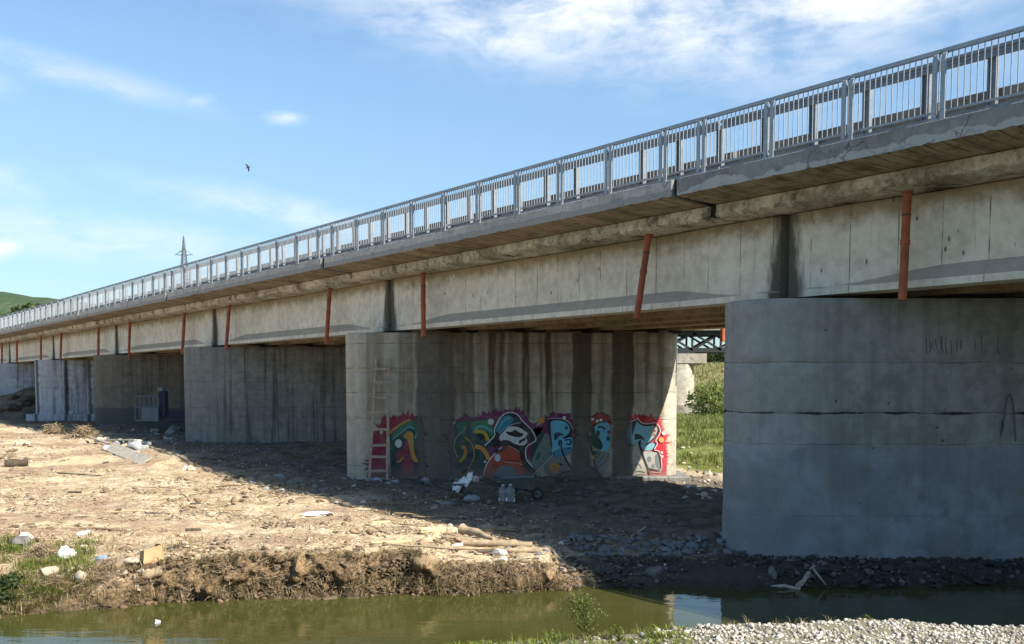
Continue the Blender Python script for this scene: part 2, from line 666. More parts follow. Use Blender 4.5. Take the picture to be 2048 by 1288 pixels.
def girder_mat():
    m_, g = new_mat('girder_concrete')
    p = g.pos()
    x, y, z = g.sep(p)
    s = g.vm('DOT_PRODUCT', p, tuple(DV))
    sz = g.comb(s, 0.0, z)
    big = g.noise(sz, 0.5, 6, 0.6)
    mid = g.noise(p, 4.0, 7, 0.66)
    fine = g.noise(p, 38, 4, 0.6)
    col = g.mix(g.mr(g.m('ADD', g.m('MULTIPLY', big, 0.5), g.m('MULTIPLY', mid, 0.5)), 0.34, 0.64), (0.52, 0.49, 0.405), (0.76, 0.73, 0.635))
    # yellow-brown water marks under the slab
    top = g.m('ADD', z, g.m('MULTIPLY', g.m('SUBTRACT', g.noise(sz, 2.2, 7, 0.7), 0.5), 0.95))
    col = g.mix(g.m('MULTIPLY', g.mr(top, 6.85, 7.35), 0.85), col, g.mix(mid, (0.15, 0.105, 0.05), (0.34, 0.265, 0.15)))
    # casting-board joints: thin dark lines every so often, uneven
    w = g.m('ADD', s, g.m('MULTIPLY', g.noise(g.comb(s, 0.0, 0.0), 0.33, 2), 0.9))
    fr = g.m('ABSOLUTE', g.m('SUBTRACT', g.m('FRACT', g.m('DIVIDE', w, 0.93)), 0.5))
    rag = g.noise(g.vm('MULTIPLY', sz, (1.2, 1, 2.0)), 1.0, 5, 0.6)
    ln = g.m('MULTIPLY', g.mr(fr, 0.006, 0.017, 1.0, 0.0), g.mr(rag, 0.38, 0.6))
    col = g.mix(g.m('MULTIPLY', ln, 0.85), col, (0.09, 0.075, 0.055))
    run = g.noise(g.vm('MULTIPLY', sz, (9.0, 1, 0.5)), 1.0, 6, 0.62)
    col = g.mix(g.m('MULTIPLY', g.mr(run, 0.58, 0.72), 0.42), col, (0.17, 0.14, 0.10))
    # small vertical spalls with rust
    v = g.vor(g.vm('MULTIPLY', sz, (2.6, 1, 1.25)), 1.5)
    sp = g.m('MULTIPLY', g.mr(g.m('ADD', v, g.m('MULTIPLY', g.m('SUBTRACT', mid, 0.5), 0.14)), 0.055, 0.12, 1.0, 0.0), g.mr(g.noise(sz, 0.55, 3), 0.42, 0.56))
    col = g.mix(g.m('MULTIPLY', sp, 0.85), col, (0.10, 0.07, 0.045))
    # wet black stain where the span joint leaks
    fj = g.m('FRACT', g.m('DIVIDE', g.m('SUBTRACT', y, 21.36 - 67.0), 13.4))
    dj = g.m('MULTIPLY', g.m('SUBTRACT', 0.5, g.m('ABSOLUTE', g.m('SUBTRACT', fj, 0.5))), 13.4)
    low = g.mr(z, 5.6, 7.2, 0.14, 0.0, smooth=False)
    dd = g.m('ADD', g.m('SUBTRACT', dj, low), g.m('MULTIPLY', g.m('SUBTRACT', g.noise(g.vm('MULTIPLY', sz, (3.5, 1, 0.9)), 1.0, 6, 0.65), 0.5), 0.55))
    st = g.mr(dd, 0.10, 0.34, 1.0, 0.0)
    col = g.mix(g.m('MULTIPLY', st, 0.93), col, g.mix(run, (0.022, 0.022, 0.02), (0.11, 0.095, 0.07)))
    # silt lying on the ledge of the lower flange
    zz = g.m('ADD', z, g.m('MULTIPLY', g.m('SUBTRACT', mid, 0.5), 0.05))
    up = g.mr(g.sep(g.normal())[2], 0.12, 0.4)
    sil = g.m('MULTIPLY', up, g.mr(zz, 6.25, 6.35, 1.0, 0.0))
    col = g.mix(g.m('MULTIPLY', sil, 0.85), col, g.mix(mid, (0.25, 0.235, 0.205), (0.39, 0.37, 0.325)))
    col = g.mix(1.0, col, obj_color(g), 'MULTIPLY')
    h = g.m('ADD', g.m('MULTIPLY', fine, 0.25), g.m('SUBTRACT', mid, g.m('MULTIPLY', g.m('ADD', ln, sp), 0.8)))
    setp(g, col, 0.88, 0, g.bump(h, 0.45, 0.03), 0.2)
    return m_


def slab_mat(name, lo, hi, patch=None, boards=0.0, stain=(0.10, 0.08, 0.055), stain_amt=0.55, rough_scale=5.0):
    m_, g = new_mat(name)
    p = g.pos()
    x, y, z = g.sep(p)
    s = g.vm('DOT_PRODUCT', p, tuple(DV))
    big = g.noise(p, 0.7, 6, 0.6)
    mid = g.noise(p, rough_scale, 8, 0.68)
    fine = g.noise(p, 40, 4, 0.6)
    col = g.mix(g.mr(g.m('ADD', g.m('MULTIPLY', big, 0.5), g.m('MULTIPLY', mid, 0.5)), 0.36, 0.64), lo, hi)
    col = g.mix(g.m('MULTIPLY', g.mr(g.noise(p, 1.6, 8, 0.68), 0.5, 0.68), stain_amt), col, stain)
    h = g.m('ADD', g.m('MULTIPLY', fine, 0.25), mid)
    if boards:
        wob = g.m('ADD', s, g.m('MULTIPLY', g.noise(p, 0.5, 2), 0.15))
        fr = g.m('ABSOLUTE', g.m('SUBTRACT', g.m('FRACT', g.m('DIVIDE', wob, 0.31)), 0.5))
        bl = g.m('MULTIPLY', g.mr(fr, 0.0, 0.10, 1.0, 0.0), g.mr(g.noise(p, 1.7, 3), 0.34, 0.56))
        col = g.mix(g.m('MULTIPLY', bl, boards), col, tuple(c * 0.35 for c in lo))
        per = g.noise(g.comb(g.m('FLOOR', g.m('DIVIDE', wob, 0.31)), 0.0, 0.0), 3.3, 0)
        col = g.mix(g.m('MULTIPLY', g.mr(per, 0.4, 0.7), 0.4), col, stain)
        h = g.m('SUBTRACT', h, g.m('MULTIPLY', bl, 0.9))
    if patch:
        pc, z0, amp = patch
        e = g.m('ADD', z, g.m('MULTIPLY', g.m('SUBTRACT', g.noise(g.comb(s, 0.0, z), 0.9, 6, 0.62), 0.5), amp))
        pm = g.mr(e, z0 - 0.012, z0 + 0.012, 1.0, 0.0)
        col = g.mix(g.m('MULTIPLY', pm, 0.9), col, g.mix(mid, tuple(c * 0.8 for c in pc), pc))
        h = g.m('ADD', h, g.m('MULTIPLY', pm, 0.8))
    crack = g.vor(g.vm('ADD', p, g.vm('MULTIPLY', g.comb(mid, big, mid), (0.5, 0.5, 0.5))), 1.4, 'DISTANCE_TO_EDGE')
    cm = g.m('MULTIPLY', g.mr(crack, 0.004, 0.016, 1.0, 0.0), g.mr(g.noise(p, 0.6, 3), 0.45, 0.6))
    col = g.mix(g.m('MULTIPLY', cm, 0.7), col, tuple(c * 0.3 for c in lo))
    col = g.mix(1.0, col, obj_color(g), 'MULTIPLY')
    setp(g, col, 0.9, 0, g.bump(g.m('SUBTRACT', h, cm), 0.5, 0.03), 0.2)
    return m_


def ground_mat():
    m_, g = new_mat('ground_soil')
    p = g.pos()
    x, y, z = g.sep(p)
    nz = g.sep(g.normal())[2]
    big = g.noise(p, 0.16, 6, 0.6, 0.6)
    mid = g.noise(p, 1.3, 8, 0.68)
    fine = g.noise(p, 14, 6, 0.68)
    grit = g.vor(p, 24)
    flow = g.noise(g.vm('MULTIPLY', p, (0.5, 1.6, 1.0)), 1.1, 7, 0.66)
    sand = g.mix(g.mr(mid, 0.34, 0.66), (0.31, 0.23, 0.135), (0.58, 0.485, 0.335))
    clay = g.mix(g.mr(fine, 0.3, 0.7), (0.20, 0.13, 0.08), (0.40, 0.285, 0.195))
    col = g.mix(g.mr(g.m('ADD', g.m('MULTIPLY', big, 0.6), g.m('MULTIPLY', flow, 0.4)), 0.45, 0.60), sand, clay)
    silt = g.mix(fine, (0.46, 0.36, 0.22), (0.62, 0.51, 0.34))
    col = g.mix(g.m('MULTIPLY', g.mr(g.noise(p, 0.33, 5, 0.6, 0.5), 0.54, 0.64), 0.85), col, silt)
    col = g.mix(g.m('MULTIPLY', g.mr(fine, 0.50, 0.62), 0.65), col, (0.13, 0.09, 0.055))
    col = g.mix(g.m('MULTIPLY', g.mr(grit, 0.0, 0.35, 1.0, 0.0), 0.35), col, (0.62, 0.55, 0.43))
    # cut bank: raw brown soil
    cut = g.mr(g.m('ADD', nz, g.m('MULTIPLY', g.m('SUBTRACT', fine, 0.5), 0.3)), 0.45, 0.78, 1.0, 0.0)
    soil = g.mix(g.mr(g.m('ADD', g.m('MULTIPLY', mid, 0.5), g.m('MULTIPLY', fine, 0.5)), 0.36, 0.62), (0.028, 0.018, 0.010), (0.27, 0.185, 0.10))
    near = g.mr(y, 26.0, 30.0, 1.0, 0.0)
    col = g.mix(g.m('MAXIMUM', g.m('MULTIPLY', cut, near), g.attr('bank')), col, soil)
    # darker soil along the pier line: the bridge's shade put into the colour
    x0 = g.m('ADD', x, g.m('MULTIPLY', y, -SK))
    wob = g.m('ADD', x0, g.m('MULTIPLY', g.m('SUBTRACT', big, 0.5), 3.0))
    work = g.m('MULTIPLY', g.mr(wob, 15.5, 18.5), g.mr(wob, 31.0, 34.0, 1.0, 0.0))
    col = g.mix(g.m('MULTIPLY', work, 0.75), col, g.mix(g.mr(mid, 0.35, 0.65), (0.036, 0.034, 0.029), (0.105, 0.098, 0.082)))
    # dark bank soil by the foreground pier: its shade put into the colour
    bank_shade = g.m('MULTIPLY', g.mr(g.m('ADD', x, g.m('MULTIPLY', g.m('SUBTRACT', mid, 0.5), 1.2)), 0.9, 1.7), g.mr(g.m('ADD', y, g.m('MULTIPLY', g.m('SUBTRACT', mid, 0.5), 1.5)), 19.8, 20.6, 1.0, 0.0))
    col = g.mix(g.m('MULTIPLY', bank_shade, 0.9), col, g.mix(fine, (0.022, 0.021, 0.017), (0.085, 0.08, 0.066)))
    # meadow beyond the bridge
    grass = g.mix(g.mr(mid, 0.35, 0.65), (0.085, 0.105, 0.022), (0.17, 0.18, 0.055))
    hayf = g.mix(g.mr(flow, 0.3, 0.7), (0.16, 0.145, 0.06), (0.20, 0.19, 0.075))
    grass = g.mix(g.mr(g.m('ADD', y, g.m('MULTIPLY', big, 30.0)), 128.0, 140.0), grass, hayf)
    mead = g.m('MULTIPLY', g.mr(g.m('ADD', wob, g.m('MULTIPLY', mid, 2.0)), 34.6, 36.4), 1.0)
    far = g.mr(y, 150.0, 220.0)
    col = g.mix(g.m('MAXIMUM', mead, far), col, grass)
    wet = g.mr(g.m('ADD', z, g.m('MULTIPLY', g.m('SUBTRACT', mid, 0.5), 0.16)), 0.04, 0.17, 1.0, 0.0)
    col = g.mix(g.m('MULTIPLY', wet, 0.7), col, (0.045, 0.036, 0.022))
    h = g.m('ADD', g.m('MULTIPLY', fine, 0.7), g.m('SUBTRACT', mid, g.m('MULTIPLY', grit, 0.35)))
    setp(g, col, 0.95, 0, g.bump(h, 0.6, 0.05), 0.15)
    return m_


def water_mat():
    m_, g = new_mat('river_water')
    p = g.pos()
    w = g.noise(g.vm('MULTIPLY', p, (0.9, 2.4, 1.0)), 1.6, 3, 0.5)
    w2 = g.noise(g.vm('MULTIPLY', p, (1.0, 2.0, 1.0)), 7.0, 2, 0.5)
    calm = g.mr(g.noise(p, 0.25, 3), 0.35, 0.65, 0.25, 1.0)
    h = g.m('MULTIPLY', g.m('ADD', w, g.m('MULTIPLY', w2, 0.18)), calm)
    tone = g.mix(g.mr(g.noise(p, 0.3, 4), 0.35, 0.65), (0.046, 0.048, 0.0125), (0.062, 0.063, 0.019))
    setp(g, tone, 0.035, 0, g.bump(h, 0.17, 0.05), 0.38)
    g.pb.inputs['IOR'].default_value = 1.333
    return m_


def gravel_mat(name, lo, hi, warm):
    m_, g = new_mat(name)
    r = g.attr('rnd')
    p = g.pos()
    n = g.noise(p, 9, 6, 0.66)
    col = g.mix(r, lo, hi)
    col = g.mix(g.m('MULTIPLY', g.mr(g.m('FRACT', g.m('MULTIPLY', r, 7.31)), 0.62, 0.72), 0.8), col, warm)
    col = g.mix(g.mr(n, 0.42, 0.7, 0.0, 0.5), col, tuple(c * 0.45 for c in lo))
    setp(g, col, 0.9, 0, g.bump(g.noise(p, 40, 4), 0.5, 0.01), 0.2)
    return m_


def metal_mat(name, c, rough, metal, var=0.18):
    m_, g = new_mat(name)
    p = g.pos()
    n = g.noise(p, 5, 6, 0.65)
    sp = g.vor(p, 60, out='Color')
    k = g.m('ADD', g.m('MULTIPLY', n, 0.7), g.m('MULTIPLY', g.sep(sp)[0], 0.3))
    col = g.mix(g.mr(k, 0.3, 0.7), tuple(x * (1 - var) for x in c), tuple(min(1, x * (1 + var)) for x in c))
    dr = g.noise(g.vm('MULTIPLY', p, (14, 14, 1.5)), 1.0, 5, 0.6)
    col = g.mix(g.m('MULTIPLY', g.mr(dr, 0.56, 0.72), 0.4), col, tuple(x * 0.5 for x in c))
    setp(g, col, rough, metal, g.bump(n, 0.08, 0.01), 0.5)
    return m_


MG = ground_mat()
MW = water_mat()
MGIRD = girder_mat()
PB = (0.225, 0.22, 0.20)
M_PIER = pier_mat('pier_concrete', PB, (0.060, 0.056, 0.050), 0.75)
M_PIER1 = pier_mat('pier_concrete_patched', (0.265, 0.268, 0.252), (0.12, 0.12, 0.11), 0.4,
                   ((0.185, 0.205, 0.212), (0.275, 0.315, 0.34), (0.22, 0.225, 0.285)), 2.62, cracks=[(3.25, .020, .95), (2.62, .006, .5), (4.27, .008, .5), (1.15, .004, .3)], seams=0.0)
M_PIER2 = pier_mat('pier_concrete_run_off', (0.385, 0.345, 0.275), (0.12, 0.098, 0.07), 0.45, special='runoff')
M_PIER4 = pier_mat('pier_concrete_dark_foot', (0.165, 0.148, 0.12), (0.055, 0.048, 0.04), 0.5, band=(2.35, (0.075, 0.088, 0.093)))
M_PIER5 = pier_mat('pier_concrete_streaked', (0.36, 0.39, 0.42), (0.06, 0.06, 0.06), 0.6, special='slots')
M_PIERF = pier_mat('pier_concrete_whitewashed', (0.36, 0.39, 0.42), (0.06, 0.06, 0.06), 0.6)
M_SIDE = slab_mat('sidewalk_concrete', (0.36, 0.345, 0.315), (0.52, 0.505, 0.47), ((0.33, 0.322, 0.305), 7.94, 0.16), stain=(0.15, 0.135, 0.115), stain_amt=0.5)
M_SIDE0 = slab_mat('sidewalk_concrete_mended', (0.19, 0.19, 0.19), (0.29, 0.29, 0.285), ((0.46, 0.46, 0.45), 7.88, 0.75), stain=(0.11, 0.11, 0.11), stain_amt=0.5)
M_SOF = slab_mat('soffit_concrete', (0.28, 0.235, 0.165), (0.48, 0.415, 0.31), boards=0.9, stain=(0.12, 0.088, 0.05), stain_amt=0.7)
M_EDGE = slab_mat('broken_slab_concrete', (0.25, 0.215, 0.165), (0.70, 0.66, 0.57), stain=(0.05, 0.038, 0.026), stain_amt=0.9, rough_scale=7.0)
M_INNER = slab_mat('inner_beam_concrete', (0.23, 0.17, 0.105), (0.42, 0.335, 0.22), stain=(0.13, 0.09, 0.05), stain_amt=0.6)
M_KERB = slab_mat('kerb_concrete', (0.19, 0.17, 0.145), (0.30, 0.275, 0.24), stain=(0.07, 0.062, 0.055), stain_amt=0.6)
M_ASPH = plain('asphalt', (0.05, 0.05, 0.05), 0.9)
M_GALV = metal_mat('galvanised_steel', (0.30, 0.33, 0.355), 0.5, 0.35)
M_GALV2 = metal_mat('galvanised_guard_rail', (0.20, 0.22, 0.24), 0.5, 0.35)
M_PIPE = plain('orange_brown_pipe', (0.34, 0.095, 0.042), 0.6, var=0.3, scale=3, dirt=(0.14, 0.065, 0.045), dirt_amt=0.6, bump=0.1)
M_JOINT = plain('joint_filler_black', (0.03, 0.026, 0.022), 0.9, bump=0.4)
M_STRAP = plain('rusty_strap', (0.11, 0.07, 0.05), 0.7)
M_RUBBER = plain('bearing_rubber', (0.03, 0.03, 0.03), 0.7)


# ------------------------------------------------------------------ ground
YB_X = [-60, -20, -9.2, -8.4, -7.4, -6.1, -3.4, -1.4, .87, 2.57, 4.4, 9.7, 20, 60]
YB_Y = [13, 15, 16.1, 16.4, 16.8, 17.4, 17.7, 18.05, 18.45, 18.6, 18.5, 18.8, 19.5, 20]


def bank_y(X):
    X = np.asarray(X, float)
    return np.interp(X, YB_X, YB_Y) + 0.16 * fbm(X * 0.9, 3.3, 0, 4) + 0.05 * fbm(X * 6, 9.3, 0, 2)


BUMPS = [(-20.3, 49.5, 2.6, 1.6, .30), (-18.0, 47.5, 1.4, 1.2, .25), (-23.5, 58, 2.5, 2.5, .35), (-39.3, 83, 3.2, 3.0, 2.3), (-43.5, 86, 3.2, 3.0, 1.6), (-36.0, 80, 2.0, 2.0, .9),
         (-8.6, 18.8, 1.0, .8, .14), (4.5, 19.7, 1.6, .5, .12), (0.5, 33.0, 3.5, 0.9, .12), (-13.0, 40.0, 3.0, 2.5, .30), (-16.0, 43.5, 2.0, 2.0, .30), (-9.0, 36.0, 2, 1.6, .16)]


def base_z(X, Y):
    z = 0.56 + 0.47 * sstep((Y - 33) / 14.0)
    side = sstep((X + SK * -Y - 14.0) / 6.0)          # lower towards the pier line, near the river only
    z = z - 0.12 * side * sstep((30 - Y) / 8.0)
    lift = 5.6 * sstep((Y - 98) / 60.0) * sstep((X + 12) / 30.0)
    z = z + lift + 0.16 * sstep((26 - Y) / 6.0) * sstep((-1.2 - X) / 1.0)
    for bx, by, rx, ry, h in BUMPS:
        z = z + h * np.exp(-((X - bx) / rx) ** 2 - ((Y - by) / ry) ** 2)
    return z


def ground_z(X, Y):
    X, Y = np.asarray(X, float), np.asarray(Y, float)
    t = Y - bank_y(X)
    H = np.interp(X, [-60, -9, -8, -6.8, -5, -1.75, -1.25, .72, .95, 60], [.45, .42, .5, .68, .78, .78, .52, .48, .24, .14])
    w = np.interp(X, [-60, -8.6, -7.2, -6.2, .85, 1.3, 60], [1.3, 1.3, .8, .28, .24, .7, .8])
    face = H * sstep(t / w)
    inn = np.clip((t - w) / 3.2, 0, 1)
    land = H + (base_z(X, Y) - H) * sstep(inn) if np.ndim(t) else H + (base_z(X, Y) - H) * sstep(inn)
    return np.where(t < 0, np.maximum(t * 0.7, -1.0), np.where(t < w, face, land))


_KS = np.concatenate([np.arange(6, 40, 0.02), np.geomspace(40, 600, 900)])


def on_ground(px, py):
    """where the sight line of a photo position meets the ground"""
    r = ray(px, py)
    h = EYE + r.z * _KS - ground_z(r.x * _KS, r.y * _KS)
    i = int(np.argmax(h <= 0)) if (h <= 0).any() else len(_KS) - 1
    k = float(_KS[i])
    return Vector((r.x * k, r.y * k, float(ground_z(r.x * k, r.y * k))))


def make_ground():
    q = np.concatenate([np.linspace(-6, -0.8, 28)[:-1], np.linspace(-0.8, 0.8, 600), np.linspace(0.8, 6, 28)[1:]])
    ts = [-6, -4, -2.5, -1.5, -.9, -.5, -.3, -.2, -.12, -.06]
    ts += list(np.linspace(0, 0.3, 26))
    t = 0.3
    while t < 85:
        t += 0.045 * (1 + t * 0.11)
        ts.append(t)
    while t < 6000:
        t *= 1.13
        ts.append(t)
    ts = np.array(ts)
    Q, T = np.meshgrid(q, ts)
    Xg = Q * (0.55 * (18 + np.maximum(T, 0)) + 6)
    t_eff = T
    Yg = bank_y(Xg) + t_eff
    # stretch the cliff rows over the whole width of the face where it slopes gently
    w = np.interp(Xg, [-60, -8.6, -7.2, -6.2, .85, 1.3, 60], [1.3, 1.3, .8, .28, .24, .7, .8])
    Z = ground_z(Xg, Yg)
    fade = np.clip(1.4 - T / 400.0, 0.0, 1.0) * (T > -1)
    micro = 0.07 * fbm(Xg * 0.7, Yg * 0.7, 1.0, 5, 0.58) - 0.05 * np.abs(fbm(Xg * 0.45, Yg * 0.9, 12.0, 4, 0.5)) + 0.028 * fbm(Xg * 5, Yg * 5, 2.0, 4, 0.65)
    x0 = Xg - SK * Yg
    rough = sstep((x0 - 14.5) / 3) * sstep((34 - x0) / 3)
    micro = micro + rough * 0.06 * np.abs(fbm(Xg * 1.7, Yg * 1.7, 4.0, 4, 0.6))
    Z = Z + micro * fade
    on_face = np.exp(-((T - 0.14) / 0.16) ** 2) * sstep((2.0 - Xg) / 1.5)
    steep = sstep((Xg + 7.4) / 1.0) * sstep((1.2 - Xg) / 0.5)
    Yg = Yg + steep * 0.26 * np.exp(-((T - 0.07) / 0.055) ** 2) * np.clip(0.5 + 0.9 * fbm(Xg * 1.3, 2.0, 21.0, 3), 0, 1.3)
    Yg = Yg + on_face * (0.24 * fbm(Xg * 2.6, Z * 3.6, 7.0, 5, 0.6) - 0.04)
    Z = Z + on_face * 0.07 * fbm(Xg * 4.0, Z * 6.0, 9.0, 3, 0.6)
    V = np.stack([Xg, Yg, Z], 2).reshape(-1, 3)
    nr, nc = Xg.shape
    i = np.arange(nr - 1)[:, None] * nc + np.arange(nc - 1)[None]
    Fq = np.stack([i, i + 1, i + 1 + nc, i + nc], 2).reshape(-1, 4)
    bank = np.exp(-((T - 0.08) / 0.17) ** 2) * sstep((1.6 - Xg) / 1.0)
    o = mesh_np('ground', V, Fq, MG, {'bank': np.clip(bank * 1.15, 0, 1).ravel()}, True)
    o['kind'] = 'structure'
    return o


make_ground()

mb = MB()
ys = [4.0 + k * 2.0 for k in range(12)]
mb.grid([[(-90 + 7.5 * i, y, 0.0) for i in range(25)] for y in ys])
riv = mb.build('river', MW)
riv['kind'] = 'structure'


def near_edge(X):
    X = np.asarray(X, float)
    return np.interp(X, [-40, -6, -1.5, -.7, -.32, -.08, .63, 1.2, 2.95, 3.43, 3.77, 8, 30], [2, 3.6, 5.6, 6.4, 6.85, 6.98, 7.12, 7.36, 7.6, 7.42, 7.38, 7.5, 8]) + 0.05 * fbm(X * 2.2, 4.4, 0, 3)


def near_z(X, Y):
    X, Y = np.asarray(X, float), np.asarray(Y, float)
    t = near_edge(X) - Y
    top = 2.055 + 0.02 * fbm(X * 1.6, Y * 1.6, 6.0, 4, 0.6)
    return np.where(t < 0, 1.97 + t * 0.9, 1.97 + (top - 1.97) * sstep(t / 0.14))


M_NEAR = plain('near_bank_earth', (0.15, 0.14, 0.09), 0.95, var=0.35, scale=5, bump=0.5, dirt=(0.16, 0.13, 0.08), dirt_amt=0.6)


def make_near():
    xs = np.concatenate([np.linspace(-60, -4, 30)[:-1], np.linspace(-4, 6, 260), np.linspace(6, 60, 30)[1:]])
    ts = np.concatenate([[-6, -4, -3, -2.2, -1.5, -1, -.7, -.5], np.linspace(-.4, 1.6, 60), [2, 3, 4, 6, 9, 14, 22, 40]])
    X, T = np.meshgrid(xs, ts)
    Y = near_edge(X) - T
    Z = near_z(X, Y) + 0.012 * fbm(X * 9, Y * 9, 3.0, 3, 0.6)
    V = np.stack([X, Y, Z], 2).reshape(-1, 3)
    nr, nc = X.shape
    i = np.arange(nr - 1)[:, None] * nc + np.arange(nc - 1)[None]
    Fq = np.stack([i, i + nc, i + 1 + nc, i + 1], 2).reshape(-1, 4)
    o = mesh_np('near_bank', V, Fq, M_NEAR, None, True)
    o['kind'] = 'structure'


make_near()


def make_hill():
    m_, g = new_mat('hill_wood')
    p = g.pos()
    n = g.noise(p, 0.02, 7, 0.65)
    c = g.vor(p, 0.085)
    col = g.mix(g.mr(n, 0.42, 0.6), (0.036, 0.058, 0.036), (0.090, 0.112, 0.066))
    col = g.mix(g.mr(c, 0.0, 0.7), col, (0.050, 0.080, 0.038))
    setp(g, col, 0.95, 0, g.bump(c, 0.6, 5.0), 0.1)
    xs = np.linspace(-2600, 700, 150)
    ts = np.linspace(0, 1, 40)
    X, T = np.meshgrid(xs, ts)
    Y = 1050 + 900 * T
    crest = np.interp(X, [-2600, -1500, -1050, -930, -820, -700, -400, 0, 700], [222, 208, 178, 160, 149, 138, 102, 56, 40])
    prof = np.interp(T, [0, .5, .62, 1], [0, .93, 1, .8])
    Z = 1.0 + crest * prof * (1 + 0.03 * fbm(X / 90, Y / 90, 0, 4)) + 3.0 * np.abs(fbm(X / 16, Y / 16, 0, 2)) * (T > 0.02) - 4.0
    V = np.stack([X, Y, Z], 2).reshape(-1, 3)
    nr, nc = X.shape
    i = np.arange(nr - 1)[:, None] * nc + np.arange(nc - 1)[None]
    Fq = np.stack([i, i + 1, i + 1 + nc, i + nc], 2).reshape(-1, 4)
    o = mesh_np('hill', V, Fq, m_, None, True)
    o['kind'] = 'structure'


make_hill()

# ------------------------------------------------------------------ bridge piers
SPAN, Y1 = 13.4, 21.36
PIER_Y = [Y1 + SPAN * (n - 1) for n in range(0, 8)]
PTOP = 5.55


def pier_shaft(n, xl, length, r, zb, grooves, wobble, flat=False):
    """stadium plan, long axis along X, round noses"""
    yc = PIER_Y[n]
    plan = []
    nseg = 70
    for k in range(nseg):                                    # front face, left to right
        plan.append((xl + r + (length - 2 * r) * k / nseg, yc - r, 0, -1))
    for k in range(20):
        a = -math.pi / 2 + math.pi * k / 20
        plan.append((xl + length - r + r * math.cos(a), yc + r * math.sin(a), math.cos(a), math.sin(a)))
    for k in range(12):
        plan.append((xl + length - r - (length - 2 * r) * k / 12, yc + r, 0, 1))
    for k in range(20):
        a = math.pi / 2 + math.pi * k / 20
        plan.append((xl + r + r * math.cos(a), yc + r * math.sin(a), math.cos(a), math.sin(a)))
    zs = [zb]
    z = zb
    marks = sorted(grooves)
    lv = []
    for gz in marks:
        lv += [(gz - 0.022, 0), (gz - 0.008, -1), (gz + 0.008, -1), (gz + 0.022, 0)]
    z = zb
    while z < PTOP - 0.1:
        if all(abs(z - gz) > 0.06 for gz in marks):
            lv.append((z, 0))
        z += 0.22
    lv += [(PTOP - 0.03, 0), (PTOP, -2)]
    lv.sort()
    P = np.array(plan)
    mb = MB()
    rows = []
    for (z, d) in lv:
        off = (-0.016 if d == -1 else (-0.02 if d == -2 else 0.0)) * np.ones(len(P))
        wv = wobble * fbm(P[:, 0] * 1.5, P[:, 1] * 1.5 + z * 0.7, z * 1.5, 3)
        if d == -1:
            off = off * (0.3 + 0.9 * np.clip(vnoise(P[:, 0] * 2.1, P[:, 1] * 2, z * 3) + 0.5, 0, 1))
        if d == -2:
            off = off - 0.03 * np.clip(vnoise(P[:, 0] * 2.3, P[:, 1] * 2.3, 1.0), 0, 1)
        off = off + wv
        rows.append([(P[i, 0] + P[i, 2] * off[i], P[i, 1] + P[i, 3] * off[i], z + (0.012 * math.sin(i * 0.9) if d == -1 else 0)) for i in range(len(P))])
    mb.grid(rows, True)
    top = [(x, y, z + 0.0005) for (x, y, z) in rows[-1]]
    mb.add(top, [tuple(range(len(top)))])
    return mb


PIER_SPEC = {  # n: (left end X0, length, radius, material, tint, label)
    0: (20.4, 11.45, 0.8, M_PIER1, (1, 1, 1), 'nearest grey concrete bridge pier standing in the river to the right of the camera'),
    1: (20.47, 11.45, 1.15, M_PIER1, (1, 1, 1), 'big foreground concrete bridge pier with grey-blue repainted lower half'),
    2: (20.17, 11.45, 0.8, M_PIER2, (1, 1, 1), 'concrete bridge pier covered with colourful graffiti and dark run-off streaks'),
    3: (20.2, 11.45, 0.8, M_PIER, (1, 1, 1), 'bare dark grey concrete pier directly left of the graffiti pier'),
    4: (20.3, 11.45, 0.8, M_PIER4, (.95, .95, .95), 'brownish pier with a darker painted foot behind the lift basket'),
    5: (20.3, 11.45, 0.8, M_PIER5, (1, 1, 1), 'pale whitewashed pier with black vertical streaks and a wider base block'),
    6: (20.3, 11.45, 0.8, M_PIERF, (.9, .93, .96), 'pale pier at the left picture edge behind dark earth heaps'),
    7: (20.3, 11.45, 0.8, M_PIERF, (.9, .9, .9), 'farthest pale pier at the far left end of the bridge'),
}
PIERS = {}
for n, (x0, ln, r, mt, tint, lab) in PIER_SPEC.items():
    yc = PIER_Y[n]
    xl = x0 + SK * yc
    root = thing('bridge_pier', lab, 'bridge pier', (xl + ln / 2, yc, 0.3), 0, 'concrete piers carrying the road bridge')
    gv = {1: [4.27, 3.25], 2: [4.2, 2.6], 3: [3.9, 2.2], 4: [3.6]}.get(n, [3.4])
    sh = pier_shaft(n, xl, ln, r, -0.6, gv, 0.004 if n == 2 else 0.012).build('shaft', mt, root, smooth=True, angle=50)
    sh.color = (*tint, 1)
    pad0 = None
    for k in range(5 if n in (1, 2, 3) else 1):
        for sgn in (-1, 1):
            c = yc + sgn * 0.42
            pc = Vector((21.95 + 2.30 * k + SK * c, c, PTOP - 0.02)) - Vector(root.location)
            if pad0 is None:
                pad0 = MB().box(-0.2, 0.2, -0.16, 0.16, 0, 0.106).build('bearing_pad', M_RUBBER, root, local=True)
                pad = pad0
            else:
                pad = pad0.copy()
                COL.objects.link(pad)
                pad.parent = root
            pad.location = pc
    pad0 = None
    if n == 5:
        mb = MB()
        mb.box(xl - 0.35, xl + ln + .3, yc - 1.05, yc + 1.05, 0.0, 1.55)
        b = mb.build('base_block', mt, root)
    if n == 2:
        mb = MB()
        x2 = xl + ln
        rows = []
        for z, e in ((0.0, 0), (0.66, 0), (0.70, -.04)):
            rows.append([(x2 - 2.35 - e, yc - 1.25 - e, z), (x2 + 0.35 + e, yc - 1.25 - e, z), (x2 + 0.35 + e, yc + 1.25 + e, z), (x2 - 2.35 - e, yc + 1.25 + e, z)])
        mb.prism(rows)
        mb.build('footing', M_PIER, root, label='low concrete footing showing at the right foot of the pier')
    PIERS[n] = root

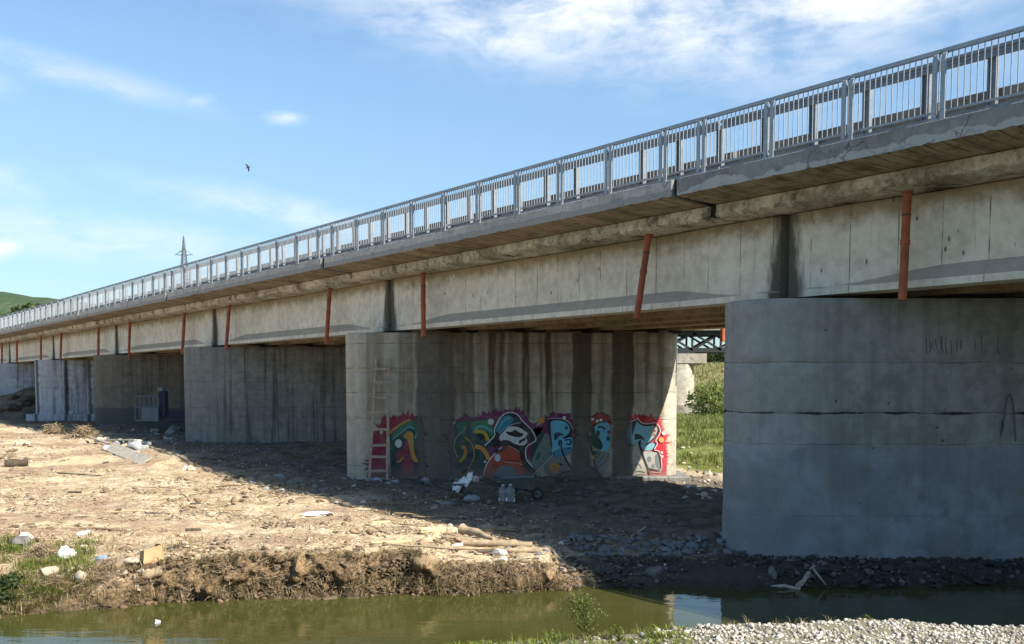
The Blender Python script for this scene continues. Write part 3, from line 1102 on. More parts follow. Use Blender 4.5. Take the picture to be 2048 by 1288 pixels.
# ------------------------------------------------------------------ road bridge
bridge = thing('road_bridge', 'long concrete road bridge on girders running from upper right to far left', 'bridge', (19.4 + SK * Y1, Y1, 5.64))


def sk(x0, y, z):
    return (x0 + SK * y, y, z)


GW = 0.62 / 0.8017          # flange width measured along X


def girder_rows(xg, ya, yb):
    rows = []
    L = yb - ya
    ks = [0, .15, .3, .45, .6, .8, 1.0, 1.3, 1.6, 1.9, 2.2, 2.6, 3.2, 4.2]
    us = [k for k in ks] + [L / 2] + [L - k for k in reversed(ks)]
    for u in us:
        e = min(u, L - u)
        t = float(sstep((e - 0.9) / 1.9))
        wb = 0.012 + 0.17 * t          # web recess
        zt = 0.145 + (0.40 - 0.145) * (0.12 + 0.88 * t)
        zf = 0.135
        n1 = 0.006 * math.sin(u * 7.1 + xg)
        pr = [(0, 0), (n1, zf), (wb, zt), (wb, 1.74), (GW - wb, 1.74), (GW - wb, zt), (GW, zf), (GW, 0)]
        rows.append([sk(xg + a, ya + u, 5.64 + b) for a, b in pr])
    return rows


def noise_row(y, seed, sc=1.0):
    return float(fbm(y * 2.3 * sc, seed, 0, 5, 0.6))


XD, XF = 19.42, 32.4       # near and far deck edge (X0)
for n in range(0, 7):
    ya, yb = PIER_Y[n] + 0.045, PIER_Y[n + 1] - 0.045
    for gi in range(5):
        xg = 21.68 + 2.30 * gi
        mb = MB()
        mb.prism(girder_rows(xg, ya + 0.05, yb - 0.05))
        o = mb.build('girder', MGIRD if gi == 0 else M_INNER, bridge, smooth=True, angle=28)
        if gi < 4 and n < 4:
            for fr_ in (0.02, 0.25, 0.5, 0.75, 0.98):
                yy = ya + (yb - ya) * fr_
                mb = MB()
                xa, xb = xg + GW - 0.14, xg + 2.30 + 0.14
                t_ = 0.11
                rows = [[(xx + SK * (yy + s_), yy + s_, z) for (s_, z) in ((-t_, 5.98), (t_, 5.98), (t_, 7.39), (-t_, 7.39))] for xx in (xa, xb)]
                mb.prism(rows)
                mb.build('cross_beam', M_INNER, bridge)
    # roadway slab with broken lower edge
    N_ = 230 if n < 3 else 90
    rows, ss = [], np.linspace(ya + (0.07 if n else 0), yb - 0.03, N_)
    for y in ss:
        s_ = y * 1.247
        a = noise_row(s_, 1.5)
        b = noise_row(s_, 8.5, 1.4)
        c = noise_row(s_, 15.5, 5.0)
        a += 0.5 * noise_row(s_, 31.5, 4.0)
        q1, q2, q3 = y + .48 * 1.44, y + .48 * 1.34, y + .48 * 1.32
        rows.append([sk(21.75, y + 1.0, 7.40), sk(21.20, y + .85, 7.385 + 0.02 * c), sk(20.86 + 0.08 * b, q1, 7.425 + 0.05 * a), sk(20.765 + 0.06 * b, q2, 7.47 + 0.045 * c),
                     sk(20.735 + 0.045 * c, q3, 7.56 + 0.04 * b), sk(20.745 + 0.02 * a, q3, 7.685), sk(20.9, q1, 7.70), sk(31.4, y, 7.70), sk(31.4, y, 7.40)])
    mb = MB()
    mb.prism(rows)
    mb.build('deck_slab', M_EDGE, bridge, smooth=True, angle=35)
    # sidewalk slabs: near and far
    for side in (0, 1):
        rows = []
        for y in np.linspace(ya + (0.11 if n and not side else 0), yb - (0.02 if not side else 0), N_):
            s_ = y * 1.247 + 50 * side
            a, b, c = noise_row(s_, 3.5, .8), noise_row(s_, 11.5, 2.0), noise_row(s_, 19.5, 3)
            low = 7.79 + 0.030 * max(0, noise_row(s_, 44.0, 2.6) - 0.25) + 0.006 * b
            pr = [(19.42 + 0.008 * b, low), (19.415 + 0.006 * c, 7.95 + 0.01 * a), (19.42 + 0.004 * c, 8.135), (19.45, 8.152), (21.1, 8.152), (21.1, 7.705), (20.72, 7.705),
                  (20.0, 7.75 + 0.008 * b), (19.50, low - 0.012 + 0.012 * c)]
            if n == 0 and not side:
                pr = [(x - (0.16 if x < 20.5 else 0), z - (0.035 if x < 20.5 else 0)) for x, z in pr]
            if side:
                pr = [(XD + XF - x, z) for x, z in reversed(pr)]
            rows.append([sk(x, y + (0 if side else 0.48 * (x - 19.42)), z) for x, z in pr])
        mb = MB()
        mb.prism(rows)
        o = mb.build('sidewalk_slab', [M_SIDE0 if n == 0 else M_SIDE, M_SOF], bridge, smooth=True, angle=35)
        me = o.data
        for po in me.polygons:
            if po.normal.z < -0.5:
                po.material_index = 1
    rows = [[sk(x, y, z) for x, z in ((21.103, 7.703), (21.103, 7.95), (30.69, 7.95), (30.69, 7.703))] for y in (ya, yb)]
    MB().prism(rows).build('road_surface', M_ASPH, bridge)
    rows = [[sk(x, y, z) for x, z in ((20.62, 8.153), (20.60, 8.70), (20.98, 8.70), (21.0, 8.153))] for y in np.linspace(ya, yb, 12)]
    MB().prism(rows).build('kerb_wall', M_KERB, bridge)
    if n < 6:
        yj0, yj1 = yb - 0.08, PIER_Y[n + 1] + 0.24
        pr = [(19.52, 7.83), (19.52, 8.148), (20.95, 8.148), (20.95, 7.715)]
        MB().prism([[sk(x, y + .48 * (x - 19.42), z) for x, z in pr] for y in (yj0, yj1)]).build('joint_filler', M_JOINT, bridge)
        pr = [(20.86, 7.46), (20.86, 7.712), (21.7, 7.712), (21.7, 7.46)]
        MB().prism([[sk(x, y + .48 * (x - 19.42), z) for x, z in pr] for y in (yj0, yj1)]).build('joint_filler', M_JOINT, bridge)
        # diaphragm between the girder ends over the pier, black with leak water
        yy = PIER_Y[n + 1]
        rows = [[(x0 + SK * y, y, z) for (y, z) in ((yy - .10, 5.66), (yy + .10, 5.66), (yy + .10, 7.38), (yy - .10, 7.38))] for x0 in (21.86, 31.2)]
        MB().prism(rows).build('end_diaphragm', MGIRD, bridge)

# ------------------------------------------------------------------ railing panels
RZ = math.atan2(DV.y, DV.x)
PER = SPAN * math.sqrt(1 + SK * SK)
SHORT = 1.09
PANEL = (PER - SHORT) / 9


def railing_panel(L, nb, joined, label):
    root = thing('railing_panel', label, 'railing', (0, 0, 0), 0, 'steel railing panels along the near edge of the bridge deck')
    MB().bar((0.006, -0.10, 1.135), (L - 0.006, -0.10, 1.135), 0.065, 0.07).build('top_rail', M_GALV, root, local=True)
    MB().bar((0.006, -0.10, 0.165), (L - 0.006, -0.10, 0.165), 0.045, 0.035).build('bottom_rail', M_GALV, root, local=True)
    for x in (0.075, L - 0.075):
        mb = MB()
        w, t = 0.040, 0.018
        prof = [(0.0, 0.0), (0.0, 1.0), (-0.025, 1.055), (-0.085, 1.108)]
        rows = []
        for i, (y, z) in enumerate(prof):
            dy, dz = (0, 1) if i == 0 else (prof[i][0] - prof[i - 1][0], prof[i][1] - prof[i - 1][1])
            l_ = math.hypot(dy, dz)
            ny, nz = dz / l_, -dy / l_
            rows.append([(x - w, y - ny * t, z - nz * t), (x + w, y - ny * t, z - nz * t), (x + w, y + ny * t, z + nz * t), (x - w, y + ny * t, z + nz * t)])
        mb.prism(rows)
        mb.box(x - 0.018, x + 0.018, -0.079, -0.017, 0.145, 0.185)
        mb.build('post', M_GALV, root, local=True)
        MB().box(x - 0.07, x + 0.07, -0.07, 0.07, 0.0, 0.014).build('foot_plate', M_GALV, root, local=True)
    mb = MB()
    first = None
    for k in range(nb):
        x = L * (k + 0.5) / nb
        if joined:
            mb.bar((x, -0.10, 0.18), (x, -0.10, 1.108), 0.013, 0.013)
        elif first is None:
            first = MB().bar((0, 0, 0.18), (0, 0, 1.108), 0.013, 0.013).build('baluster', M_GALV, root, local=True)
            first.location = (x, -0.10, 0)
        else:
            b = first.copy()
            COL.objects.link(b)
            b.parent = root
            b.location = (x, -0.10, 0)
    if joined:
        mb.build('balusters', M_GALV, root, local=True)
    return root


LAB_L = 'galvanised steel railing panel of vertical bars between two deck joints'
LAB_S = 'short galvanised railing panel bridging a joint in the deck edge'
proto = {('L', 0): railing_panel(PANEL, 16, False, LAB_L), ('L', 1): railing_panel(PANEL, 16, True, LAB_L),
         ('S', 0): railing_panel(SHORT, 10, False, LAB_S), ('S', 1): railing_panel(SHORT, 10, True, LAB_S)}
ptree = {k: tree_of(v) for k, v in proto.items()}
used = set()
JY = 21.30


JOINT_WORDS = ['', 'foreground pier', 'graffiti pier', 'bare dark pier', 'brownish pier with dark foot', 'pale streaked pier', 'pale pier at the left edge']


ORD = ['first', 'second', 'third', 'fourth', 'fifth', 'sixth', 'seventh', 'eighth', 'ninth']


def place_panel(kind, far, dist, span, k=0):
    o = proto[(kind, far)]
    if (kind, far) in used:
        o = copy_tree(o, ptree[(kind, far)])
    used.add((kind, far))
    y = JY + dist / math.sqrt(1 + SK * SK)
    o.location = sk(19.52, y, 8.153)
    o.rotation_euler = (0, 0, RZ)
    if kind == 'L':
        o['label'] = ORD[k] + ' railing panel ' + ('right of' if span == 0 else 'left of') + ' the joint panel above the ' + JOINT_WORDS[max(1, span)]
    else:
        o['label'] = 'short railing panel across the deck joint above the ' + JOINT_WORDS[span]
    return o


for n in range(-1, 6):
    d = n * PER - 0.42 + 0.0
    far = 1 if n >= 2 else 0
    if n > -1:
        place_panel('S', far, d, n + 1)
    for k in range(9):
        dd = d + SHORT + k * PANEL
        if dd < -14.5:
            continue
        place_panel('L', far, dd, n + 1, 8 - k if n < 0 else k)

# ------------------------------------------------------------------ guard rail behind the railing
gr = thing('guard_rail', 'grey box-beam guard rail on stout posts behind the bridge railing', 'guard rail', sk(20.42, 12.0, 8.153))
ya, yb = PIER_Y[0] + 0.1, PIER_Y[7] - 0.1
first = None
yy = ya + 0.3
cnt = 0
while yy < yb:
    if first is None:
        m1 = MB()
        m1.box(-0.05, 0.05, -0.012, 0.012, 0, 1.10)
        m1.box(-0.075, -0.05, -0.05, 0.05, 0, 1.10)
        m1.box(0.05, 0.075, -0.05, 0.05, 0, 1.10)
        first = m1.build('guard_post', M_GALV2, gr, local=True)
        o = first
    else:
        o = first.copy()
        COL.objects.link(o)
        o.parent = gr
    p = Vector(sk(20.42, yy, 8.153)) - Vector(gr.location)
    o.location = p
    o.rotation_euler = (0, 0, RZ)
    yy += 1.17 / 1.2473
    cnt += 1
for n in range(7):
    a, b = PIER_Y[n] + 0.06, PIER_Y[n + 1] - 0.0
    # box beam with a shallow groove, as a profile
    pr = [(-0.13, 1.00), (-0.13, 1.05), (-0.10, 1.07), (-0.10, 1.11), (-0.13, 1.13), (-0.13, 1.18), (-0.075, 1.18), (-0.075, 1.00)]
    MB().prism([[sk(20.42 + x, y, 8.153 + z) for x, z in pr] for y in (a, (a + b) / 2, b)]).build('box_beam', M_GALV2, gr)
    pr = [(-0.10, 0.12), (-0.10, 0.24), (-0.07, 0.24), (-0.07, 0.12)]
    MB().prism([[sk(20.42 + x, y, 8.153 + z) for x, z in pr] for y in (a, b)]).build('lower_rail', M_GALV2, gr)

# ------------------------------------------------------------------ drain pipes
PIPES = [((1814, 385), (1804, 600), 'orange-brown drain pipe nearest the right edge, hanging under the deck over the big foreground pier'),
         ((1297, 468), (1273, 637), 'slanting orange-brown drain pipe hanging over the middle of the gap beside the graffiti pier'),
         ((846, 548), (847, 673), 'upright orange-brown drain pipe hanging over the left part of the graffiti pier'),
         ((660, 583), (653, 687), 'orange-brown drain pipe hanging just left of the top of the graffiti pier'),
         ((459, 613), (452, 700), 'orange-brown drain pipe just right of the nose of the bare dark pier'),
         ((369, 628), (365, 708), 'orange-brown drain pipe just left of the nose of the bare dark pier'),
         ((260, 648), (258, 716), 'thin-looking drain pipe in front of the brownish pier with dark foot'),
         ((197, 655), (197, 711), 'drain pipe at the left nose of the brownish pier with dark foot'),
         ((123, 671), (121, 720), 'drain pipe over the right part of the pale streaked pier'),
         ((82, 677), (82, 720), 'drain pipe over the left nose of the pale streaked pier'),
         ((34, 684), (34, 726), 'far drain pipe second from the left picture edge'),
         ((4, 690), (4, 727), 'farthest drain pipe at the left picture edge'),
         ((1445, 560), (1445, 683), 'orange drain pipe end on the far side, seen in the gap beside the foreground pier')]
for (a, b, lab) in PIPES:
    # depth of the drain line X0 = 21.3 under the slab for this column
    X0 = 31.95 if 'far side' in lab else 21.30
    zt = 7.40
    best = min(np.linspace(12, 105, 4000), key=lambda Y: abs((X0 + SK * Y) - at_y(a[0], a[1], Y).x))
    A = Vector((X0 + SK * best, best, zt))
    B = at_y(b[0], b[1], best)
    B.y = best - 0.02
    o = thing('drain_pipe', lab, 'pipe', tuple(A), 0, 'drain pipes under the bridge deck')
    d = (B - A).normalized()
    mb = MB()
    r_ = 0.078
    mb.tube([A + d * -0.05, A + d * 0.3, B], r_, 16, cap=False)
    mb.tube([A + d * -0.05, B + d * -0.001], r_ - 0.008, 16, cap=False)
    mb.build('pipe', M_PIPE, o, smooth=True, angle=40)
    mb = MB()
    mb.tube([A + d * -0.03, A + d * 0.05], r_ + 0.025, 16)
    mb.build('collar', M_PIPE, o, smooth=True, angle=40)
    L_ = (B - A).length
    if L_ > 1.2:
        c0 = A + d * L_ * random.uniform(.42, .58)
        MB().tube([c0 - d * .05, c0 - d * .045, c0 + d * .045, c0 + d * .05], [r_ + .003, r_ + .012, r_ + .012, r_ + .003], 16).build('coupling', M_PIPE, o, smooth=True, angle=40)
        c1 = A + d * 0.45
        m_b = MB()
        m_b.tube([c1 - d * .02, c1 + d * .02], r_ + .008, 16)
        m_b.build('clamp', M_STRAP, o, smooth=True, angle=40)


# ------------------------------------------------------------------ graffiti on the second pier
WALL_Y = PIER_Y[2] - 0.8


def graffiti_mat():
    m_, g = new_mat('spray_paint')
    p = g.pos()
    c = g.attr('paint', 'Color')
    n = g.noise(p, 3.5, 6, 0.65)
    col = g.mix(g.mr(g.m('ADD', g.m('MULTIPLY', n, 0.6), g.m('MULTIPLY', g.noise(p, 22, 5, 0.7), 0.4)), 0.42, 0.70, 0.0, 0.42), c, (0.24, 0.225, 0.195))
    stain = g.mix(n, (0.075, 0.066, 0.055), (0.14, 0.12, 0.10))
    col = g.mix(runoff(g, p, True), col, stain)
    col = g.mix(g.m('MULTIPLY', runoff(g, p, False), 0.25), col, stain)
    z = g.sep(p)[2]
    splash = g.mr(g.m('ADD', z, g.m('MULTIPLY', g.m('SUBTRACT', n, 0.5), 0.6)), 0.75, 1.15, 0.6, 0.0)
    col = g.mix(splash, col, (0.16, 0.14, 0.115))
    setp(g, col, 0.65, 0, g.bump(g.noise(p, 30, 4), 0.25, 0.01), 0.3)
    # paint mist: soft spray edges let the bare wall show
    a = g.attr('cover', 'Fac')
    mist = g.noise(p, 26, 4, 0.7)
    al = g.mr(g.m('SUBTRACT', a, g.m('MULTIPLY', g.m('SUBTRACT', mist, 0.5), g.m('SUBTRACT', 1.0, a))), 0.05, 0.85)
    g.put(g.pb.inputs['Alpha'], al)
    return m_


M_SPRAY = graffiti_mat()


class Paint:
    """flat painted shapes on the wall, traced in two enlarged views (A and B) of it"""
    def __init__(self):
        self.v, self.f, self.c, self.a = [], [], [], []

    def pt(self, view, x, y):
        if view == 'A':
            px, py = 760 + x / 6.4, 800 + y / 6.4
        elif view == 'B':
            px, py = 1060 + x / 6.78, 800 + y / 6.78
        else:
            q = at_y(x, y, PIER_Y[1] - 1.15)
            return Vector((q.x, q.y, q.z))
        return at_y(px, py, WALL_Y)

    def poly(self, view, pts, col, layer, smooth=2, cover=1.0):
        P = [(float(x), float(y)) for x, y in pts]
        for _ in range(smooth):                      # round the traced corners a little
            Q = []
            for i in range(len(P)):
                a, b = P[i], P[(i + 1) % len(P)]
                Q += [(a[0] * .75 + b[0] * .25, a[1] * .75 + b[1] * .25), (a[0] * .25 + b[0] * .75, a[1] * .25 + b[1] * .75)]
            P = Q
        W = [self.pt(view, x, y) for x, y in P]
        tri = tessellate_polygon([[Vector((w.x, w.z, 0)) for w in W]])
        b = len(self.v)
        y = WALL_Y - 0.007 - 0.0035 * layer
        self.v += [(w.x, y, w.z) for w in W]
        self.c += [col] * len(W)
        self.a += [cover] * len(W)
        for t in tri:
            q = [W[i] for i in t]
            s = (q[1].x - q[0].x) * (q[2].z - q[0].z) - (q[1].z - q[0].z) * (q[2].x - q[0].x)
            self.f.append(tuple(b + i for i in (t if s > 0 else reversed(t))))

    def halo(self, view, pts, col, layer, spread=60):
        """sprayed cloud: solid core, ragged misty rim"""
        P = []
        n = len(pts)
        for i in range(n):
            a, b = pts[i], pts[(i + 1) % n]
            L = math.hypot(b[0] - a[0], b[1] - a[1])
            k = max(1, int(L / 22))
            for j in range(k):
                t = j / k
                P.append((a[0] + (b[0] - a[0]) * t, a[1] + (b[1] - a[1]) * t))
        n = len(P)
        area = sum(P[i][0] * P[(i + 1) % n][1] - P[(i + 1) % n][0] * P[i][1] for i in range(n))
        sg = 1 if area > 0 else -1
        self.poly(view, P, col, layer, 0, 1.0)
        y = WALL_Y - 0.007 - 0.0035 * layer
        b = len(self.v)
        for i in range(n):
            d = (P[(i + 1) % n][0] - P[i - 1][0], P[(i + 1) % n][1] - P[i - 1][1])
            L = math.hypot(*d) or 1
            nx, ny = sg * d[1] / L, -sg * d[0] / L
            ext = spread * (0.3 + 1.6 * random.random() ** 2.2) * (1.3 if i % 2 else 0.7)
            w0, w1 = self.pt(view, *P[i]), self.pt(view, P[i][0] + nx * ext, P[i][1] + ny * ext)
            self.v += [(w0.x, y, w0.z), (w1.x, y, w1.z)]
            self.c += [col, col]
            self.a += [1.0, 0.0]
        for i in range(n):
            j = (i + 1) % n
            q = (b + 2 * i, b + 2 * i + 1, b + 2 * j + 1, b + 2 * j)
            self.f.append(q)

    def line(self, view, pts, w, col, layer, taper=False, smooth=2):
        P = [(float(x), float(y)) for x, y in pts]
        for _ in range(smooth):
            Q = [P[0]]
            for a, b in zip(P, P[1:]):
                Q += [(a[0] * .75 + b[0] * .25, a[1] * .75 + b[1] * .25), (a[0] * .25 + b[0] * .75, a[1] * .25 + b[1] * .75)]
            P = Q + [P[-1]]
        y = (WALL_Y if view in 'AB' else PIER_Y[1] - 1.15 - 0.012) - 0.007 - 0.0035 * layer
        b0 = len(self.v)
        n = len(P)
        for i in range(n):
            a, b = P[max(i - 1, 0)], P[min(i + 1, n - 1)]
            L = math.hypot(b[0] - a[0], b[1] - a[1]) or 1
            nx, ny = -(b[1] - a[1]) / L, (b[0] - a[0]) / L
            h = w / 2 * ((1 - 0.75 * i / (n - 1)) if taper else 1)
            for s in (1, -1):
                q = self.pt(view, P[i][0] + nx * h * s, P[i][1] + ny * h * s)
                self.v.append((q.x, y, q.z))
                self.c.append(col)
                self.a.append(1.0)
        for i in range(n - 1):
            q = (b0 + 2 * i, b0 + 2 * i + 1, b0 + 2 * i + 3, b0 + 2 * i + 2)
            self.f.append(q)

    def disc(self, view, x, y, r, col, layer, ry=None):
        ry = ry or r
        self.poly(view, [(x + r * math.cos(a * math.pi / 10), y + ry * math.sin(a * math.pi / 10)) for a in range(20)], col, layer, 0)

    def build(self, name, label=None, root=None):
        root = root or PIERS[2]
        off = Vector(root.location)
        me = bpy.data.meshes.new(name)
        me.from_pydata([Vector(p) - off for p in self.v], [], self.f)
        ca = me.color_attributes.new('paint', 'FLOAT_COLOR', 'POINT')
        ca.data.foreach_set('color', np.array([(*c, 1) for c in self.c], dtype=np.float32).ravel())
        fa = me.attributes.new('cover', 'FLOAT', 'POINT')
        fa.data.foreach_set('value', np.array(self.a, dtype=np.float32))
        me.materials.append(M_SPRAY)
        o = bpy.data.objects.new(name, me)
        COL.objects.link(o)
        o.parent = root
        if label:
            o['label'] = label
        return o


RED, MAROON, PURPLE = (0.58, 0.03, 0.055), (0.22, 0.018, 0.04), (0.16, 0.02, 0.09)
BLACK, NAVY, WHITE = (0.012, 0.012, 0.015), (0.015, 0.022, 0.045), (0.72, 0.72, 0.70)
GREEN, DGREEN, TEAL = (0.035, 0.14, 0.085), (0.018, 0.06, 0.045), (0.10, 0.36, 0.33)
OCHRE, ORANGE, BLUE, DBLUE = (0.46, 0.25, 0.03), (0.66, 0.26, 0.035), (0.13, 0.45, 0.60), (0.05, 0.20, 0.30)
VRED, GREY, PINK = (0.42, 0.065, 0.03), (0.36, 0.35, 0.31), (0.62, 0.33, 0.27)

P = Paint()
P.halo('A', [(-150, 980), (-60, 420), (60, 260), (170, 230), (330, 215), (430, 230), (520, 320), (560, 960)], MAROON, 0, 70)
P.halo('A', [(880, 420), (920, 300), (1060, 230), (1250, 230), (1330, 190), (1560, 160), (1700, 140), (1830, 200), (1920, 300), (2040, 400), (2100, 520), (2000, 700), (1300, 960), (950, 960)], PURPLE, 0, 60)
P.halo('B', [(60, 420), (150, 380), (230, 290), (290, 215), (400, 190), (500, 200), (570, 300), (600, 520), (480, 700), (60, 700)], PURPLE, 0, 55)
P.halo('B', [(810, 330), (850, 230), (960, 200), (1080, 220), (1100, 320), (1000, 420), (820, 420)], (0.30, 0.06, 0.05), 0, 40)
P.halo('B', [(1330, 300), (1420, 260), (1540, 220), (1700, 270), (1770, 340), (1800, 470), (1830, 620), (1850, 800), (1840, 960), (1790, 1060), (1620, 1090), (1300, 1095), (1360, 1060), (1600, 800), (1500, 400)], RED, 0, 75)
P.build('graffiti_cloud', 'sprayed red and purple cloud behind the lettering')

P = Paint()      # first green letter
P.poly('A', [(130, 970), (118, 780), (118, 480), (180, 370), (280, 290), (370, 248), (450, 258), (520, 310), (560, 420), (545, 560), (505, 650), (495, 980), (425, 980), (425, 640), (400, 480), (330, 480), (285, 640), (285, 980)], DGREEN, 1, 1)
P.poly('A', [(135, 480), (200, 370), (300, 295), (380, 262), (450, 275), (510, 330), (545, 430), (520, 560), (480, 560), (470, 430), (420, 360), (350, 360), (270, 420), (190, 500)], GREEN, 2)
P.poly('A', [(125, 780), (285, 790), (285, 975), (130, 975)], NAVY, 2, 1)
P.poly('A', [(440, 640), (500, 640), (495, 975), (425, 975)], NAVY, 2, 1)
P.poly('A', [(290, 480), (340, 410), (400, 400), (432, 440), (430, 600), (450, 715), (500, 780), (468, 805), (415, 775), (390, 680), (368, 560), (345, 492)], OCHRE, 3)
P.poly('A', [(215, 640), (292, 620), (285, 740), (232, 790), (200, 750)], (0.22, 0.025, 0.04), 3)
P.poly('A', [(195, 775), (235, 790), (300, 715), (310, 745), (240, 812)], OCHRE, 4, 1)
P.line('A', [(98, 450), (180, 370), (300, 288), (390, 248)], 26, OCHRE, 4)
P.line('A', [(160, 500), (260, 430), (370, 330), (440, 370)], 14, TEAL, 4)
P.line('A', [(452, 500), (470, 430), (492, 380)], 22, TEAL, 4)
P.disc('A', 238, 556, 46, (0.55, 0.58, 0.55), 5, 54)
P.line('A', [(118, 470), (125, 800), (132, 975)], 9, (0.5, 0.5, 0.46), 5)
P.build('graffiti_letter', 'dark green arched letter with ochre inlay at the left of the graffiti')

P = Paint()      # second green letter
P.poly('A', [(900, 330), (960, 280), (1100, 262), (1300, 242), (1440, 250), (1480, 420), (1440, 520), (1380, 640), (1400, 760), (1320, 960), (1020, 1000), (940, 850), (985, 740), (930, 600), (945, 470), (985, 410)], DGREEN, 1)
P.poly('A', [(960, 310), (1080, 275), (1120, 330), (1110, 420), (1060, 470), (985, 440), (1005, 380)], GREEN, 2)
P.poly('A', [(1150, 290), (1300, 255), (1430, 265), (1460, 400), (1420, 500), (1390, 400), (1280, 360), (1190, 420)], (0.05, 0.19, 0.09), 2)
P.line('A', [(1190, 420), (1250, 335), (1340, 335), (1420, 400)], 28, TEAL, 3)
P.poly('A', [(1000, 800), (1090, 720), (1180, 640), (1200, 760), (1150, 860), (1030, 960)], NAVY, 2)
P.poly('A', [(1220, 430), (1320, 430), (1350, 540), (1260, 490)], BLACK, 3)
P.line('A', [(1215, 405), (1290, 398), (1355, 430), (1385, 520)], 44, (0.50, 0.36, 0.02), 4)
P.line('A', [(1040, 605), (1085, 600), (1100, 660), (1080, 730), (1020, 790)], 44, OCHRE, 3)
P.line('A', [(1215, 590), (1300, 610), (1360, 680), (1390, 760)], 54, ORANGE, 3)
P.line('A', [(1020, 960), (1120, 890), (1195, 780), (1210, 660), (1170, 540), (1090, 480)], 16, OCHRE, 4)
P.line('A', [(1000, 740), (955, 660), (950, 540), (1000, 440), (1075, 400), (1085, 350)], 12, (0.35, 0.30, 0.16), 4)
P.poly('A', [(1060, 900), (1170, 870), (1180, 930), (1090, 990), (1030, 1000)], (0.26, 0.10, 0.03), 4)
P.disc('A', 1418, 277, 40, (0.55, 0.62, 0.60), 5)
P.disc('A', 945, 292, 22, (0.4, 0.42, 0.4), 5)
P.line('A', [(640, 280), (650, 360), (680, 420), (660, 520)], 20, (0.30, 0.36, 0.33), 2)
P.build('graffiti_letter', 'green letter with ochre and orange curls left of the masked animal')

P = Paint()      # animal head in a cap
OUT = [(1340, 585), (1410, 520), (1475, 450), (1460, 390), (1490, 310), (1540, 220), (1610, 165), (1690, 155), (1770, 190), (1820, 265), (1880, 320), (1950, 390), (2000, 490), (1990, 530),
       (1870, 590), (1860, 700), (1880, 780), (1960, 860), (2020, 950), (1960, 985), (1880, 900), (1800, 800), (1790, 660), (1600, 570), (1500, 605)]
P.poly('A', OUT, BLACK, 3, 1)
P.line('A', OUT[:18], 13, WHITE, 4, smooth=1)
P.poly('A', [(1480, 400), (1498, 310), (1555, 225), (1640, 188), (1725, 235), (1700, 285), (1620, 340), (1560, 400), (1505, 415)], (0.03, 0.21, 0.29), 5)
P.line('A', [(1530, 350), (1580, 260), (1660, 225)], 22, (0.12, 0.38, 0.45), 6)
P.line('A', [(1520, 430), (1620, 345), (1720, 300), (1800, 290)], 12, (0.2, 0.42, 0.48), 6)
P.poly('A', [(1525, 505), (1540, 440), (1600, 392), (1640, 342), (1720, 335), (1800, 360), (1905, 430), (1880, 450), (1862, 470), (1892, 530), (1850, 582), (1790, 582), (1720, 560), (1660, 522), (1600, 505), (1550, 525)], (0.62, 0.64, 0.62), 5, 1)
P.poly('A', [(1600, 398), (1690, 410), (1730, 370), (1770, 410), (1850, 435), (1800, 478), (1720, 472), (1630, 440)], BLACK, 6, 1)
P.poly('A', [(1772, 520), (1822, 500), (1862, 472), (1868, 500), (1838, 545), (1780, 562)], BLACK, 6, 1)
P.line('A', [(1800, 552), (1840, 525)], 10, WHITE, 7, smooth=0)
P.build('graffiti_animal', 'painted black and white masked animal head in a blue cap')

P = Paint()      # scooter
P.poly('A', [(1325, 1060), (1330, 950), (1365, 830), (1440, 720), (1510, 640), (1570, 600), (1640, 570), (1790, 660), (1800, 780), (1860, 890), (1990, 1000), (1880, 1012), (1440, 1060)], VRED, 5, 1)
P.line('A', [(1318, 1000), (1335, 900), (1380, 790), (1450, 700), (1560, 600)], 12, WHITE, 6)
P.line('A', [(1400, 1020), (1420, 880), (1500, 760)], 10, (0.16, 0.02, 0.015), 6)
P.line('A', [(1440, 1020), (1460, 890), (1520, 820)], 8, (0.16, 0.02, 0.015), 6)
P.line('A', [(1590, 790), (1720, 805), (1830, 825)], 9, PINK, 6)
P.line('A', [(1580, 770), (1700, 770), (1800, 780)], 9, (0.16, 0.02, 0.015), 6)
P.line('A', [(1640, 580), (1720, 620), (1790, 665)], 8, PINK, 6)
P.line('A', [(1820, 830), (1860, 920), (1950, 990)], 14, (0.18, 0.025, 0.02), 6)
P.line('A', [(1490, 650), (1560, 650), (1620, 585)], 36, (0.10, 0.05, 0.05), 6)
P.disc('A', 1490, 655, 26, BLACK, 7)
P.disc('A', 1505, 740, 38, (0.50, 0.60, 0.64), 7, 48)
P.poly('A', [(1455, 1040), (1465, 960), (1510, 880), (1570, 840), (1640, 838), (1710, 880), (1760, 970), (1785, 1035)], (0.12, 0.22, 0.23), 6)
P.build('graffiti_scooter', 'painted red motor scooter with a grey round window')

P = Paint()      # blue R
P.poly('B', [(0, 830), (0, 760), (60, 560), (130, 440), (200, 440), (150, 540), (60, 720), (20, 850)], DGREEN, 3, 1)
P.poly('B', [(20, 850), (60, 720), (160, 540), (210, 440), (260, 470), (290, 660), (330, 740), (90, 990), (20, 900)], (0.16, 0.20, 0.19), 2, 1)
P.poly('B', [(60, 830), (110, 680), (150, 720), (140, 790)], (0.05, 0.10, 0.11), 4, 1)
for (x, y, r) in ((185, 640, 16), (180, 790, 16), (275, 725, 22), (55, 890, 10)):
    P.disc('B', x, y, r, (0.06, 0.12, 0.13), 4)
P.line('B', [(20, 1040), (180, 880), (340, 715)], 11, (0.5, 0.5, 0.47), 5, smooth=0)
P.poly('B', [(290, 780), (450, 750), (560, 950), (430, 990), (330, 1060), (150, 960)], (0.22, 0.21, 0.20), 2, 1)
P.poly('B', [(262, 280), (440, 265), (530, 325), (560, 420), (505, 490), (590, 510), (600, 640), (530, 730), (400, 772), (310, 760), (290, 640), (268, 450)], BLUE, 4)
